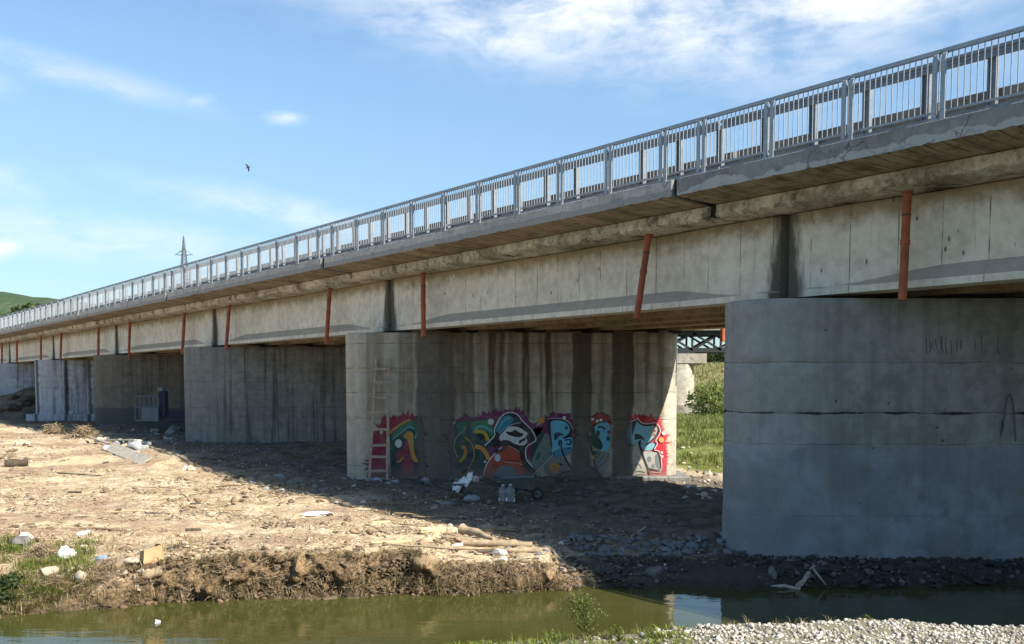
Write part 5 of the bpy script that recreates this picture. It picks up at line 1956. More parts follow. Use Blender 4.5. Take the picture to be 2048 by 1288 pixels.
# heaps of look-alike stones
HEAPS = [(18, (196, 374, 862, 905), (14, 36), 0.55, M_CONC, 'grey stone of the shaded rubble heap between the two dark piers', 'shaded rubble between the dark piers'),
         (16, (700, 792, 952, 975), (10, 24), 0.6, M_CONC, 'grey broken stone heaped at the left foot of the graffiti pier', 'rubble at the foot of the graffiti pier'),
         (14, (500, 700, 955, 985), (8, 22), 0.5, M_CONC, 'grey stone on the shaded ground left of the graffiti pier', 'shaded stones left of the graffiti pier'),
         (34, (1140, 1430, 1076, 1112), (9, 30), 0.5, M_RUB, 'blue-grey broken concrete lump in the rubble strip left of the foreground pier', 'rubble strip left of the foreground pier'),
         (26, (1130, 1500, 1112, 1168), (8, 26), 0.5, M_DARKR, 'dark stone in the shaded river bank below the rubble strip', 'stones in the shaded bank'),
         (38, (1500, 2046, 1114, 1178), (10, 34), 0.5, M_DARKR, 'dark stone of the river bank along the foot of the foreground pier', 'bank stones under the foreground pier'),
         (20, (1362, 1440, 952, 1000), (6, 18), 0.6, M_ROCKW, 'pale sunlit stone in the gap beside the foreground pier', 'sunlit stones in the gap'),
         (14, (1362, 1440, 860, 945), (5, 14), 0.5, M_ROCKT, 'pale stone in the green grass of the gap', 'stones in the grass of the gap'),
         (14, (0, 90, 886, 930), (8, 24), 0.5, M_ROCKT, 'pale lump in the small heap round the dark log at left', 'heap round the dark log'),
         (14, (190, 300, 880, 905), (7, 18), 0.45, M_ROCKT, 'pale stone along the sunlit edge beside the long board', 'stones along the shadow edge'),
         (20, (560, 1000, 985, 1062), (6, 15), 0.5, M_ROCKW, 'small white stone along the edge of the bridge shadow', 'white stones along the shadow edge'),
         (16, (120, 420, 1085, 1140), (8, 22), 0.5, M_ROCKT, 'tan stone on the bank top round the cardboard box', 'stones round the cardboard box'),
         (12, (60, 330, 1150, 1200), (10, 30), 0.6, M_ROCKT, 'lump of pale earth on the slope above the water at left', 'lumps on the left slope'),
         (8, (0, 60, 800, 842), (14, 40), 0.5, M_DARKW, 'dark lump on the earth heaps at the left picture edge', 'lumps on the dark heaps')]
for (n, (xa, xb, ya_, yb_), (sa, sb), asp, m_, lab, grp) in HEAPS:
    for k in range(n):
        px, py = random.uniform(xa, xb), random.uniform(ya_, yb_)
        w = sa + (sb - sa) * random.random() ** 1.7
        third = ('leftmost third', 'middle third', 'rightmost third')[min(2, int(3 * (px - xa) / (xb - xa)))]
        size = 'large ' if w > sa + 0.45 * (sb - sa) else ('medium ' if w > sa + 0.12 * (sb - sa) else 'small ')
        rock_px(px, py, w, w * asp * random.uniform(.7, 1.2), m_, size + lab + ', ' + third, grp)


# ---- driftwood, planks, branches
def log(a, b, r0, r1, mat, label, lift=0.0, name='driftwood_log', bend=0.03, n=9, group=None, cat='log'):
    A, B = on_ground(*a), on_ground(*b)
    root_z = min(A.z, B.z)
    A.z, B.z = A.z + r0 * .8 + lift, B.z + r1 * .8 + lift
    L = (B - A).length
    side = (B - A).cross(Vector((0, 0, 1))).normalized()
    pts, rad = [], []
    for i in range(n):
        t = i / (n - 1)
        w = bend * L * (math.sin(t * 3.1 + a[0]) + 0.5 * math.sin(t * 8 + b[0]))
        pts.append(A.lerp(B, t) + side * w + Vector((0, 0, 0.12 * w)))
        rad.append((r0 + (r1 - r0) * t) * (1 + 0.14 * math.sin(t * 17 + a[0]) + 0.1 * math.sin(t * 41)))
    mb = MB()
    mb.tube(pts, rad, 10)
    o = mb.build(name, mat, None, smooth=True, angle=50)
    return tag(o, label, cat, group)


log((893, 1078), (985, 1084), .045, .022, M_WOOD, 'topmost thin driftwood log of the pile at the shadow edge')
log((922, 1091), (1064, 1094), .075, .060, M_WOOD, 'thickest driftwood log, lying across the middle of the pile')
log((880, 1098), (968, 1100), .04, .03, M_WOOD, 'thin driftwood log at the lower left of the pile')
log((1010, 1105), (1074, 1105), .05, .045, M_WOOD, 'short driftwood log at the lower right of the pile, half in shade')
log((932, 1068), (982, 1083), .12, .05, M_WOOD, 'stumpy split driftwood piece at the upper side of the pile', bend=.06)
log((905, 1066), (936, 1085), .03, .02, M_WOOD, 'bent driftwood stick left of the stumpy piece', bend=.12)
log((960, 1108), (1010, 1100), .05, .02, M_DARKW, 'dark root lump under the driftwood pile', bend=.1)
log((10, 934), (56, 932), .16, .15, M_DARKW, 'short thick dark log at the left picture edge', bend=.0, n=5)
log((112, 947), (204, 952), .03, .015, M_DARKW, 'long thin dark stick on the ground right of the dark log', name='stick', cat='stick')
log((136, 986), (163, 986), .03, .03, M_DARKW, 'short dark stick on the open ground at left', name='stick', cat='stick')
log((290, 1027), (330, 1028), .02, .02, M_DARKW, 'thin stick on pale silt in the middle of the left ground', name='stick', cat='stick')
log((372, 1062), (402, 1061), .035, .025, M_DARKW, 'dark knotty stick lying on the reddish ground', name='stick', cat='stick', bend=.1)
log((270, 1166), (325, 1158), .075, .10, M_WOOD, 'thick log end lying on the cut bank below the cardboard box')
log((1596, 1179), (1627, 1138), .055, .04, M_WOODG, 'pale thick arm of the forked branch standing at the dark water edge', name='branch', lift=.02, cat='branch')


def branch3(pts, r0, r1, mat, label, name='branch'):
    n = len(pts)
    mb = MB()
    mb.tube(pts, [r0 + (r1 - r0) * i / (n - 1) for i in range(n)], 8)
    return tag(mb.build(name, mat, None, smooth=True, angle=50), label, 'branch')


fy = 18.75
branch3([at_y(1627, 1138, fy), at_y(1636, 1150, fy - .05), at_y(1652, 1170, fy - .1)], .03, .015, M_WOODG, 'thin right arm of the forked branch at the dark water edge')
branch3([at_y(1530, 1174, fy - .2), at_y(1570, 1172, fy - .2), at_y(1600, 1180, fy - .25)], .03, .04, M_WOODG, 'pale branch lying flat along the water left of the forked branch')


def plank(a, b, w, t, mat, label, lift=0.0, roll=0.0, group=None):
    A, B = on_ground(*a), on_ground(*b)
    A.z += t / 2 + lift
    B.z += t / 2 + lift
    mb = MB()
    d = (B - A).normalized()
    up = Vector((0, 0, 1))
    s = d.cross(up).normalized()
    u = (up * math.cos(roll) + s * math.sin(roll))
    mb.bar(A, B, w, t, u)
    o = mb.build('plank', mat)
    bv = o.modifiers.new('edge', 'BEVEL')
    bv.width = min(w, t) * 0.12
    bv.segments = 1
    return tag(o, label, 'plank', group)


plank((838, 1066), (888, 1063), .12, .11, M_WOODY, 'squared yellow timber lying above the driftwood pile')
plank((742, 1088), (822, 1084), .10, .04, M_WOODY, 'thin pale plank on the sand left of the driftwood pile')
plank((744, 1047), (780, 1046), .10, .05, M_WOODY, 'short pale board on the open ground above the thin plank')
plank((218, 898), (292, 928), .55, .05, M_WOODG, 'long wide pale board lying along the shadow edge at left', lift=.08, roll=.5)
plank((212, 893), (272, 894), .16, .06, M_WOODG, 'pale board end lying across the top of the long wide board', lift=.25)
plank((236, 899), (276, 896), .12, .06, M_WOODY, 'reddish-yellow board beside the top of the long wide board', lift=.12)
plank((180, 880), (236, 901), .10, .06, M_WOODG, 'narrow pale lath reaching from the brush heap to the long board', lift=.1)
plank((1434, 1068), (1478, 1087), .10, .05, M_WOODG, 'lath lying slanted at the left foot of the foreground pier', lift=.03)
plank((1290, 1060), (1262, 1079), .03, .03, M_WOODG, 'thin lath poking out of the rubble strip', lift=.05)

# ---- dry brush heaps
TW = MB().tube([(0, 0, 0), (.35, .04, .03), (.7, -.03, .02), (1, .03, .06)], [.018, .016, .012, .005], 4, cap=False)
TWV, TWF = np.array(TW.v) - np.array([.5, 0, 0]), np.array(TW.f)


def brush(px0, px1, py, hpx, n, label):
    a, b = on_ground(px0, py), on_ground(px1, py)
    c = (a + b) / 2
    hw, h = (b - a).length / 2, hpx * c.y / F
    root = thing('brush_heap', label, 'brush heap', tuple(c))
    u = rng.normal(size=(n, 3)) * np.array([hw * .45, hw * .3, 0])
    u[:, 2] = h * rng.random(n) * np.exp(-(u[:, 0] / (hw * .7)) ** 2)
    S = np.stack([hw * (.5 + .7 * rng.random(n)), np.full(n, hw * 1.0), np.full(n, hw)], 1)
    o = scatter('twigs', TWV, TWF, u, rots(n, 0.7), S, M_TWIG)
    del o['kind']
    o['kind'] = 'stuff'
    o.parent = root


brush(84, 136, 868, 20, 160, 'dark brown brush heap on the crest at the far left ground')
brush(140, 196, 876, 24, 190, 'pale dry brush heap at the foot of the brownish pier')
brush(50, 118, 1112, 26, 200, 'brown dry brush heap in the grass left of the white bag')
brush(4, 34, 915, 14, 70, 'tangle of dark twigs on the heap above the dark log')

# ---- litter
def crumple(name, p, w, d, h, mat, label, cat, seed, rz=0.3, amp=0.28):
    V, Fq = ICO3
    n = fbm(V[:, 0] * 2 + seed, V[:, 1] * 2, V[:, 2] * 2, 4, 0.6)
    Q = V * (1 + amp * n)[:, None]
    Q[:, 2] = np.where(Q[:, 2] < -.3, -.3, Q[:, 2])
    o = mesh_np(name, Q * np.array([w / 2, d / 2, h / 1.3]), Fq, mat, None, True)
    o.data.set_sharp_from_angle(angle=math.radians(22))
    o.location = (p.x, p.y, p.z + h * 0.22)
    o.rotation_euler = (0, 0, rz)
    return tag(o, label, cat)


def crumple_px(name, px, py, wpx, hpx, mat, label, cat, seed, **kw):
    p = on_ground(px, py)
    s = p.y / F
    return crumple(name, p, wpx * s, wpx * s * .7, hpx * s, mat, label, cat, seed, **kw)


crumple_px('plastic_bag', 134, 1118, 34, 24, M_PLAS, 'crumpled white plastic bag in the green grass of the left bank', 'bag', 1.0)
crumple_px('plastic_bag', 50, 1078, 26, 12, M_PLAS, 'white bag scrap behind the dark grey slab at the left edge', 'bag', 5.0)
crumple_px('plastic_bag', 204, 1122, 26, 12, M_BLUEP, 'grey-blue plastic scrap between grass and cardboard box', 'bag', 9.0)
crumple_px('plastic_sheet', 635, 1030, 60, 7, M_PLAS, 'flat whitish plastic sheet on the open ground below the graffiti pier', 'plastic', 12.0)
crumple_px('plastic_sheet', 896, 1008, 28, 5, M_CONC, 'white scraps on the ground below the left wheelbarrow', 'plastic', 15.0)
crumple_px('cement_bag', 944, 1002, 34, 13, M_CONC, 'grey-white filled sack lying right of the left wheelbarrow', 'sack', 21.0, amp=.1, rz=0.05)
p = at_z(315, 1246, 0.0)
fl = MB().box(-.04, .04, -.03, .03, -.03, .03).build('floating_litter', M_PLAS)
fl.location = (p.x, p.y, 0.01)
fl.rotation_euler = (.2, .3, .5)
tag(fl, 'small white block of litter floating on the green water', 'litter')

# cardboard box: torn, half collapsed, corner to the camera
c = on_ground(326, 1122)
cb = thing('cardboard_box', 'torn brown cardboard box standing on the edge of the bank', 'box', tuple(c), math.radians(38))
s = c.y / F
w_, h_ = 26 * s, 34 * s


def sheet(pts, t, name, parent, mat):
    mb = MB()
    pts = [Vector(p) for p in pts]
    nrm = (pts[1] - pts[0]).cross(pts[2] - pts[0]).normalized() * t
    a = list(pts) + [p + nrm for p in pts]
    n = len(pts)
    mb.add(a, [tuple(range(n)), tuple(range(2 * n - 1, n - 1, -1))] + [(i, (i + 1) % n, n + (i + 1) % n, n + i) for i in range(n)])
    return mb.build(name, mat, parent, local=True)


sheet([(0, 0, 0), (-1.5 * w_, 0, -.02), (-1.35 * w_, .05, h_ * .72), (0, .02, h_)], .008, 'side_panel', cb, M_CARD)
sheet([(.002, 0, 0), (.002, 1.1 * w_, 0), (.04, 1.1 * w_, h_ * .62), (0.01, .02, h_ * .995)], .008, 'side_panel', cb, M_CARD)
sheet([(-1.5 * w_, .01, 0), (-1.45 * w_, 1.1 * w_, 0), (-1.4 * w_, 1.0 * w_, h_ * .6), (-1.35 * w_, .06, h_ * .7)], .008, 'side_panel', cb, M_CARD)
sheet([(0, .03, h_ * .99), (.04, 1.08 * w_, h_ * .63), (-.35 * w_, 1.0 * w_, h_ * .80), (-.3 * w_, .12, h_ * 1.0)], .008, 'flap', cb, M_CARD)
sheet([(-.02, .012, h_ * .985), (-1.3 * w_, .055, h_ * .71), (-1.2 * w_, .5 * w_, h_ * .60), (-.1, .4 * w_, h_ * .8)], .008, 'flap', cb, M_CARD)

# ---- ladder against the graffiti pier
M_LADD = plain('dusty_ladder_wood', (0.345, 0.275, 0.21), 0.9, var=0.35, scale=7, bump=0.3)
la = thing('wooden_ladder', 'home-made wooden ladder leaning on the left end of the graffiti pier', 'ladder', (at_y(752, 966, 33.0).x, 33.0, 0.55))


def lad(px, py):
    t = (966 - py) / 252.0
    return at_y(px, py, 33.05 + 0.80 * t)


for (a, b) in (((738, 968), (752, 716)), ((774, 966), (778, 716))):
    MB().bar(lad(*a), lad(*b), .085, .055, (0, 1, 0)).build('rail', M_LADD, la)
for k, (y, xa, xb) in enumerate([(738.6, 748, 781), (764, 747, 781), (795.6, 745, 784), (823, 735, 782), (859, 733, 780), (889.5, 732, 779), (913.7, 732, 778), (940.7, 732, 777)]):
    a, b = lad(xa, y + (2 if k % 2 else -1)), lad(xb, y)
    a.y -= .07
    b.y -= .07
    MB().bar(a, b, .035, .085, (0, 0, 1)).build('rung', M_LADD, la)

# ---- wheelbarrows
M_TRAY = metal_mat('grey_tray_steel', (0.11, 0.13, 0.135), 0.6, 0.2)
M_FRAME = plain('dark_frame_paint', (0.03, 0.028, 0.03), 0.5)


def wheelbarrow(p, rz, label, sc=1.0):
    r = thing('wheelbarrow', label, 'wheelbarrow', tuple(p), rz)
    lo = [(-.26, -.17, .40), (.36, -.15, .36), (.36, .15, .36), (-.26, .17, .40)]
    hi = [(-.46, -.33, .70), (.62, -.30, .76), (.62, .30, .76), (-.46, .33, .70)]
    rim = [(-.49, -.36, .705), (.65, -.33, .765), (.65, .33, .765), (-.49, .36, .705)]
    mb = MB()
    mb.add([Vector(q) * sc for q in lo + hi + rim], [(3, 2, 1, 0)] + [(i, (i + 1) % 4, 4 + (i + 1) % 4, 4 + i) for i in range(4)] + [(4 + i, 4 + (i + 1) % 4, 8 + (i + 1) % 4, 8 + i) for i in range(4)])
    tr = mb.build('tray', M_TRAY, r, local=True)
    so = tr.modifiers.new('thick', 'SOLIDIFY')
    so.thickness = .012
    for s_ in (-1, 1):
        MB().tube([Vector((-1.05, s_ * .30, .66)) * sc, Vector((-.5, s_ * .27, .47)) * sc, Vector((.3, s_ * .16, .34)) * sc, Vector((.78, s_ * .075, .20)) * sc], .02 * sc, 8).build('handle', M_FRAME, r, smooth=True, angle=50, local=True)
        MB().tube([Vector((-.12, s_ * .20, .39)) * sc, Vector((-.28, s_ * .24, .02)) * sc, Vector((-.10, s_ * .24, .02)) * sc, Vector((.12, s_ * .18, .37)) * sc], .016 * sc, 8).build('leg', M_FRAME, r, smooth=True, angle=50, local=True)
    w = bpy.data.objects.new('wheel', None)
    COL.objects.link(w)
    w.parent = r
    w.location = Vector((.78, 0, .20)) * sc
    ring = []
    mb = MB()
    for i in range(25):
        a = 2 * math.pi * i / 24
        ring.append([((.155 + .045 * math.cos(b)) * math.cos(a) * sc, .04 * math.sin(b) * sc, (.155 + .045 * math.cos(b)) * math.sin(a) * sc) for b in [2 * math.pi * j / 8 for j in range(8)]])
    mb.grid(ring, True)
    mb.build('tyre', M_RUBBER, w, smooth=True, local=True)
    MB().tube([(0, -.03 * sc, 0), (0, .03 * sc, 0)], .115 * sc, 16).build('rim', M_TRAY, w, local=True)
    return r


p = on_ground(1010, 1002)
wheelbarrow(Vector((p.x + .25, p.y + .35, p.z)), math.radians(-8), 'right-hand wheelbarrow with grey tray parked before the painted scooter', .88)
p = on_ground(905, 1000)
wb2 = wheelbarrow(Vector((p.x + .05, p.y + .3, p.z)), math.radians(-28), 'left-hand dark wheelbarrow with a white cloth thrown over it', .62)
# cloth
q = Vector(wb2.location)
rows = []
for i in range(13):
    u = i / 12
    row = []
    for j in range(9):
        v = j / 8 - .5
        z = .44 + .34 * u ** 1.3 - .55 * (abs(v) * 1.3) ** 2 + .05 * math.sin(i * 1.3 + j * 1.9) + .04 * math.cos(j * 2.3 - i)
        row.append((q.x - .05 + .56 * u, q.y - .12 + .32 * v - .05 * u, q.z + z))
    rows.append(row)
cl = MB().grid(rows).build('cloth', M_PLAS, smooth=True)
so = cl.modifiers.new('thick', 'SOLIDIFY')
so.thickness = .015
tag(cl, 'white crumpled cloth lying over the left-hand wheelbarrow', 'cloth')
crumple('rag', Vector((q.x + .60, q.y - .2, q.z + .52)), .22, .16, .16, plain('pink_rag', (.45, .33, .32), .9), 'pinkish rag on the right end of the left-hand wheelbarrow', 'rag', 31.0)

# clear jugs
m_, g = new_mat('clear_plastic')
setp(g, (0.80, 0.86, 0.88), 0.12, 0, g.bump(g.noise(g.pos(), 25, 3), .3, .01), .5)
g.pb.inputs['Transmission Weight'].default_value = 0.85
g.pb.inputs['IOR'].default_value = 1.35
M_CLEAR = m_
for (px, py, hp, lab) in ((1006, 1003, 34, 'left clear plastic jug standing in front of the right-hand wheelbarrow'), (1021, 1004, 36, 'right clear plastic jug standing in front of the right-hand wheelbarrow')):
    p = on_ground(px, py)
    h = hp * p.y / F
    prof = [(.0, .0), (.11, 0), (.125, .03), (.12, .30), (.125, .55), (.12, .72), (.07, .86), (.035, .90), (.035, .96)]
    mb = MB()
    mb.grid([[(r_ * math.cos(2 * math.pi * k / 20), r_ * math.sin(2 * math.pi * k / 20), z * h) for k in range(20)] for r_, z in prof], True)
    j = thing('plastic_jug', lab, 'jug', tuple(p))
    mb.build('body', M_CLEAR, j, smooth=True, local=True)
    MB().tube([(0, 0, .95 * h), (0, 0, h)], .042, 14).build('cap', M_PLAS, j, local=True)

# ---- lift basket between the dark piers
M_LIFT = metal_mat('pale_grey_lift_paint', (0.15, 0.18, 0.195), 0.5, 0.1)
M_LIFTD = plain('dark_blue_boom_paint', (0.018, 0.026, 0.055), 0.5)
by = 57.0
A = at_y(283, 841, by)
B = at_y(328, 841, by)
zt = at_y(283, 792, by).z
li = thing('lift_basket', 'pale grey work basket on a dark blue boom between the two dark piers', 'lift', (A.x, by, A.z))
W_ = B.x - A.x
D_ = 0.95
MB().box(A.x, B.x, by - D_, by, A.z, A.z + .07).build('floor', M_LIFT, li)
for (x0, x1, y0, y1) in ((A.x + .42, B.x, by - D_ - .012, by - D_ + .012), (A.x, B.x, by - .012, by + .012), (B.x - .012, B.x + .012, by - D_ + .012, by - .012)):
    MB().box(x0, x1, y0, y1, A.z + .07, A.z + (zt - A.z) * .52).build('kick_panel', M_LIFT, li)
for z in (zt, A.z + (zt - A.z) * .56):
    mb = MB()
    mb.tube([(A.x, by - D_, z), (B.x, by - D_, z + .02), (B.x, by, z + .02), (A.x, by, z), (A.x, by - D_, z)], .03, 8)
    mb.build('guard_hoop', M_LIFT, li)
for x in np.linspace(A.x, B.x, 6):
    for y in (by - D_, by):
        MB().tube([(x, y, A.z + .05), (x, y, zt)], .022, 8).build('upright', M_LIFT, li)
C_ = at_y(330, 782, by)
MB().box(B.x + .02, B.x + .34, by - .75, by - .2, A.z + .25, C_.z).build('slew_column', M_LIFTD, li)
MB().box(B.x - .05, B.x + .22, by - .8, by - .2, C_.z + .003, C_.z + .22).build('control_box', M_LIFT, li)
b0, b1 = at_y(333, 829, by), at_y(420, 828, by)
MB().bar((b0.x, by - .45, b0.z), (b1.x, by - .2, b1.z), .34, .40).build('boom', M_LIFTD, li)
MB().bar((b0.x + .3, by - .45, b0.z - .42), (b1.x, by - .2, b1.z - .3), .12, .12).build('boom_ram', M_LIFTD, li)
MB().box(b1.x - .2, b1.x + 2.6, by - 1.0, by + .9, 1.45, 2.1).build('chassis', M_LIFTD, li)
for dx in (.35, 2.1):
    for yy in (by - 1.15, by + .85):
        MB().tube([(b1.x + dx, yy, 1.45), (b1.x + dx, yy + .3, 1.45)], .45, 20).build('wheel', M_RUBBER, li)
MB().box(b1.x + .4, b1.x + 1.6, by - .5, by + .4, 2.103, b1.z + .25).build('turret', M_LIFTD, li)

# ---- a swallow
M_BIRD = plain('swallow_feathers', (0.02, 0.02, 0.03), 0.6)
bp = at_y(496, 335, 30)
bd = thing('bird', 'small dark swallow flying in the open sky above the bridge', 'bird', tuple(bp))
mb = MB()
mb.tube([(-.075, 0, 0), (-.05, 0, .002), (0, 0, .004), (.04, 0, .004), (.06, 0, .006), (.08, 0, .004)], [.004, .011, .016, .013, .012, .002], 8)
mb.build('body', M_BIRD, bd, smooth=True, local=True)
for s_ in (-1, 1):
    sheet([(.03, 0, .01 * s_), (.025, .01, .06 * s_), (-.03, .02, .14 * s_), (-.03, .012, .06 * s_), (-.015, 0, .01 * s_)], .003, 'wing', bd, M_BIRD)
    sheet([(-.07, 0, 0), (-.14, s_ * .005, .025 * s_), (-.09, 0, .006 * s_)], .002, 'tail_feather', bd, M_BIRD)
bd.rotation_euler = (0, math.radians(-20), math.radians(15))

# ------------------------------------------------------------------ loose ground cover
_pts = []
for k in range(300):
    _pts.append(on_ground(random.gauss(1290, 105), random.uniform(1076, 1114))[:])
_pts = np.array(_pts)
n = len(_pts)
s = 0.015 + 0.075 * rng.random(n) ** 2.6
scatter('broken_concrete', ICO2[0], ICO2[1], _pts + np.stack([0 * s, 0 * s, s * .4], 1), rots(n, .8), np.stack([s * 1.4, s, s * .8], 1), M_RUB, 'small blue-grey concrete pieces in the rubble strip left of the foreground pier', jitter=.3)

def lit_field(n, bias=1.7):
    """points on the open bank, denser near the river"""
    t = rng.random(n) ** bias
    Y = 17.0 + 40 * t
    X = (-0.60 * Y - 1) + (0.60 * Y + 1 + 4.0) * rng.random(n)
    patch = fbm(X * .42 + 3, Y * .75, 15.5, 3) + 0.9 * (rng.random(n) - 0.5)
    k = (Y > bank_y(X) + 0.25) & (X - SK * Y < 19.5) & (patch > -0.12)
    X, Y = X[k], Y[k]
    return X, Y, ground_z(X, Y)


X, Y, Z = lit_field(20000)
n = len(X)
s = (0.007 + 0.026 * rng.random(n) ** 5) * (0.7 + Y / 50)
scatter('pebbles', ICO1[0], ICO1[1], np.stack([X, Y, Z + s * .3 + .01], 1), rots(n, .5), np.stack([s * 1.3, s, s * .7], 1), M_ROCK, 'loose pebbles strewn over the sunlit river bank', jitter=.2)
X, Y, Z = lit_field(15000)
n = len(X)
L = (0.06 + 0.34 * rng.random(n) ** 2.6) * (0.7 + Y / 60)
scatter('twig_litter', TWV, TWF, np.stack([X, Y, Z + .025], 1), rots(n, .12), np.stack([L, L * .9, L * .9], 1), M_TWIG, 'dry twigs and drift litter strewn over the river bank')
CH = MB().box(-.5, .5, -.22, .22, -.06, .06)
X, Y, Z = lit_field(12000)
n = len(X)
s = (0.035 + 0.11 * rng.random(n) ** 3) * (0.7 + Y / 60)
scatter('drift_chips', np.array(CH.v), np.array(CH.f), np.stack([X, Y, Z + .02], 1), rots(n, .35), np.stack([s, s, s], 1), M_CHIP, 'pale chips of wood and dried mud on the river bank', jitter=.25)

X, Y, Z = lit_field(5200, 1.4)
n = len(X)
k = fbm(X * .5, Y * .5, 8.8, 3) > -.1
X, Y, Z = X[k], Y[k], Z[k]
n = len(X)
s = (0.012 + 0.075 * rng.random(n) ** 3.5) * (0.7 + Y / 60)
scatter('dried_clods', ICO2[0], ICO2[1], np.stack([X, Y, Z + s * .15], 1), rots(n, .5), np.stack([s * 1.5, s, s * .55], 1), M_DRYC, 'dried brown mud clods and drift lumps on the river bank', jitter=.25)
X, Y, Z = lit_field(500, 1.2)
n = len(X)
L = (0.5 + 0.9 * rng.random(n) ** 2)
scatter('long_sticks', TWV, TWF, np.stack([X, Y, Z + .04], 1), rots(n, .08), np.stack([L, L * .9, L * .9], 1), M_TWIG, 'longer dry sticks lying about the river bank')

# shaded ground and rubble along the piers
n = 9000
Y = 18.8 + 45 * rng.random(n) ** 1.5
X0 = 16.3 + 18 * rng.random(n)
X = X0 + SK * Y
k = Y > bank_y(X) + .15
X, Y = X[k], Y[k]
n = len(X)
s = (0.010 + 0.06 * rng.random(n) ** 6) * (0.6 + Y / 45)
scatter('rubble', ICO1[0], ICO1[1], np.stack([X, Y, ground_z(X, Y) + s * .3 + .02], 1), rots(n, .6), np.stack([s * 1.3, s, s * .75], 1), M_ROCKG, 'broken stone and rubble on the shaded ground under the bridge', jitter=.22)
n = 2400
X, Y = 0.8 + 10 * rng.random(n), 18.5 + 2.0 * rng.random(n)
k = (Y > bank_y(X)) & (Y < 20.3)
X, Y = X[k], Y[k]
n = len(X)
s = 0.012 + 0.05 * rng.random(n) ** 4
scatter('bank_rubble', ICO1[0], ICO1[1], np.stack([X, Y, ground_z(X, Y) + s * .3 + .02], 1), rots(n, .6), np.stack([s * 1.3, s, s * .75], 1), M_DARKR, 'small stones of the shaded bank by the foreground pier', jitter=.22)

# the cut bank: clods, roots and hanging twigs
def face_pts(n, x0=-7.2, x1=1.3, lo=0.02, hi=0.98):
    X = x0 + (x1 - x0) * rng.random(n)
    H = np.interp(X, [-60, -9, -8, -6.8, -5, -1.75, -1.25, .72, .95, 60], [.45, .42, .5, .68, .78, .78, .52, .48, .20, .14])
    u = lo + (hi - lo) * rng.random(n)
    w = np.interp(X, [-60, -8.6, -7.2, -6.2, .85, 1.3, 60], [1.3, 1.3, .8, .28, .24, .7, .8])
    # invert the smooth face profile
    tt = 0.5 - np.sin(np.arcsin(np.clip(1 - 2 * u, -1, 1)) / 3)
    Y = bank_y(X) + tt * w - 0.05
    return X, Y, u * H


X, Y, Z = face_pts(900, -8.6)
n = len(X)
s = 0.015 + 0.05 * rng.random(n) ** 2.5
scatter('soil_clods', ICO2[0], ICO2[1], np.stack([X, Y + .03, Z], 1), rots(n, 1.2), np.stack([s * 1.3, s, s], 1), M_CLOD, 'brown clods of soil on the cut face of the bank', jitter=.4)
X, Y, Z = face_pts(5200, -8.8)
n = len(X)
L = 0.05 + 0.26 * rng.random(n) ** 2.2
scatter('root_tangle', TWV, TWF, np.stack([X, Y - .05, Z + .02], 1), rots(n, 1.2), np.stack([L, L, L], 1), M_TWIG, 'pale roots and twigs hanging from the cut bank')
X, Y, Z = face_pts(420, -8.0, 1.0, .80, 1.0)
P_ = np.stack([X, Y + .02, Z], 1)
tuft_mesh('dry_grass_fringe', P_, 0.05 + .12 * rng.random(len(P_)), 6, .08, M_DRYG, 'dry grass fringe along the edge of the cut bank', 1.3, .006)
X, Y, Z = face_pts(260, -8.6, 1.0, .0, .35)
P_ = np.stack([X, Y - .05, Z], 1)
tuft_mesh('waterline_straw', P_, 0.12 + .2 * rng.random(len(P_)), 7, .08, M_DRYG, 'straw-like dead grass along the water line', 1.2, .006)

n = 150
X = -8.8 + 10.0 * rng.random(n)
Y = bank_y(X) - 0.22 + 0.34 * rng.random(n) ** 0.6
s = 0.010 + 0.045 * rng.random(n) ** 2.5
scatter('slumped_clods', ICO2[0], ICO2[1], np.stack([X, Y, 0.0 * X + .005], 1), rots(n, .8), np.stack([s * 1.4, s, s * .7], 1), M_CLOD, 'wet clods slumped into the water along the cut bank', jitter=.3)

# green growth on the left bank
def px_field(n, xa, xb, ya, yb):
    out = []
    for k in range(n):
        out.append(on_ground(random.uniform(xa, xb), random.uniform(ya, yb))[:])
    return np.array(out)


P_ = np.concatenate([px_field(230, 30, 190, 1125, 1200), px_field(120, -30, 120, 1180, 1228), px_field(60, 100, 190, 1085, 1130), px_field(40, 0, 60, 1075, 1110), px_field(60, -120, 20, 1090, 1220)])
tuft_mesh('green_grass', P_, 0.07 + .15 * rng.random(len(P_)) ** 1.5, 24, .14, M_GRASS, 'bright green grass on the left end of the bank', 0.9, .006)
P_ = np.concatenate([px_field(170, 0, 230, 1120, 1230), px_field(60, 60, 420, 1070, 1110), px_field(50, -60, 60, 1110, 1200)])
tuft_mesh('straw_grass', P_, 0.09 + .15 * rng.random(len(P_)), 14, .12, M_DRYG, 'straw-coloured grass among the green on the left bank', 1.0, .006)
P_ = px_field(26, -10, 45, 1165, 1215)
sh = thing('leafy_weed', 'dark broad-leaved weed at the left picture edge above the water', 'plant', tuple(on_ground(20, 1215)))
cs = [(p[0] - sh.location.x, p[1] - sh.location.y - .1, p[2] - sh.location.z + .12, .12) for p in P_]
V, Fq, rn = leaf_cloud(cs, 520, .075)
o = mesh_np('leaves', V, Fq, M_LEAFD, {'rnd': rn})
o.parent = sh
mb = MB()
for c_ in cs[:12]:
    mb.tube([(0, 0, 0), (c_[0] * .6, c_[1] * .6, c_[2] * .5), (c_[0], c_[1], c_[2])], [.008, .006, .003], 5)
mb.build('stems', M_BARK, sh, local=True)['kind'] = 'stuff'

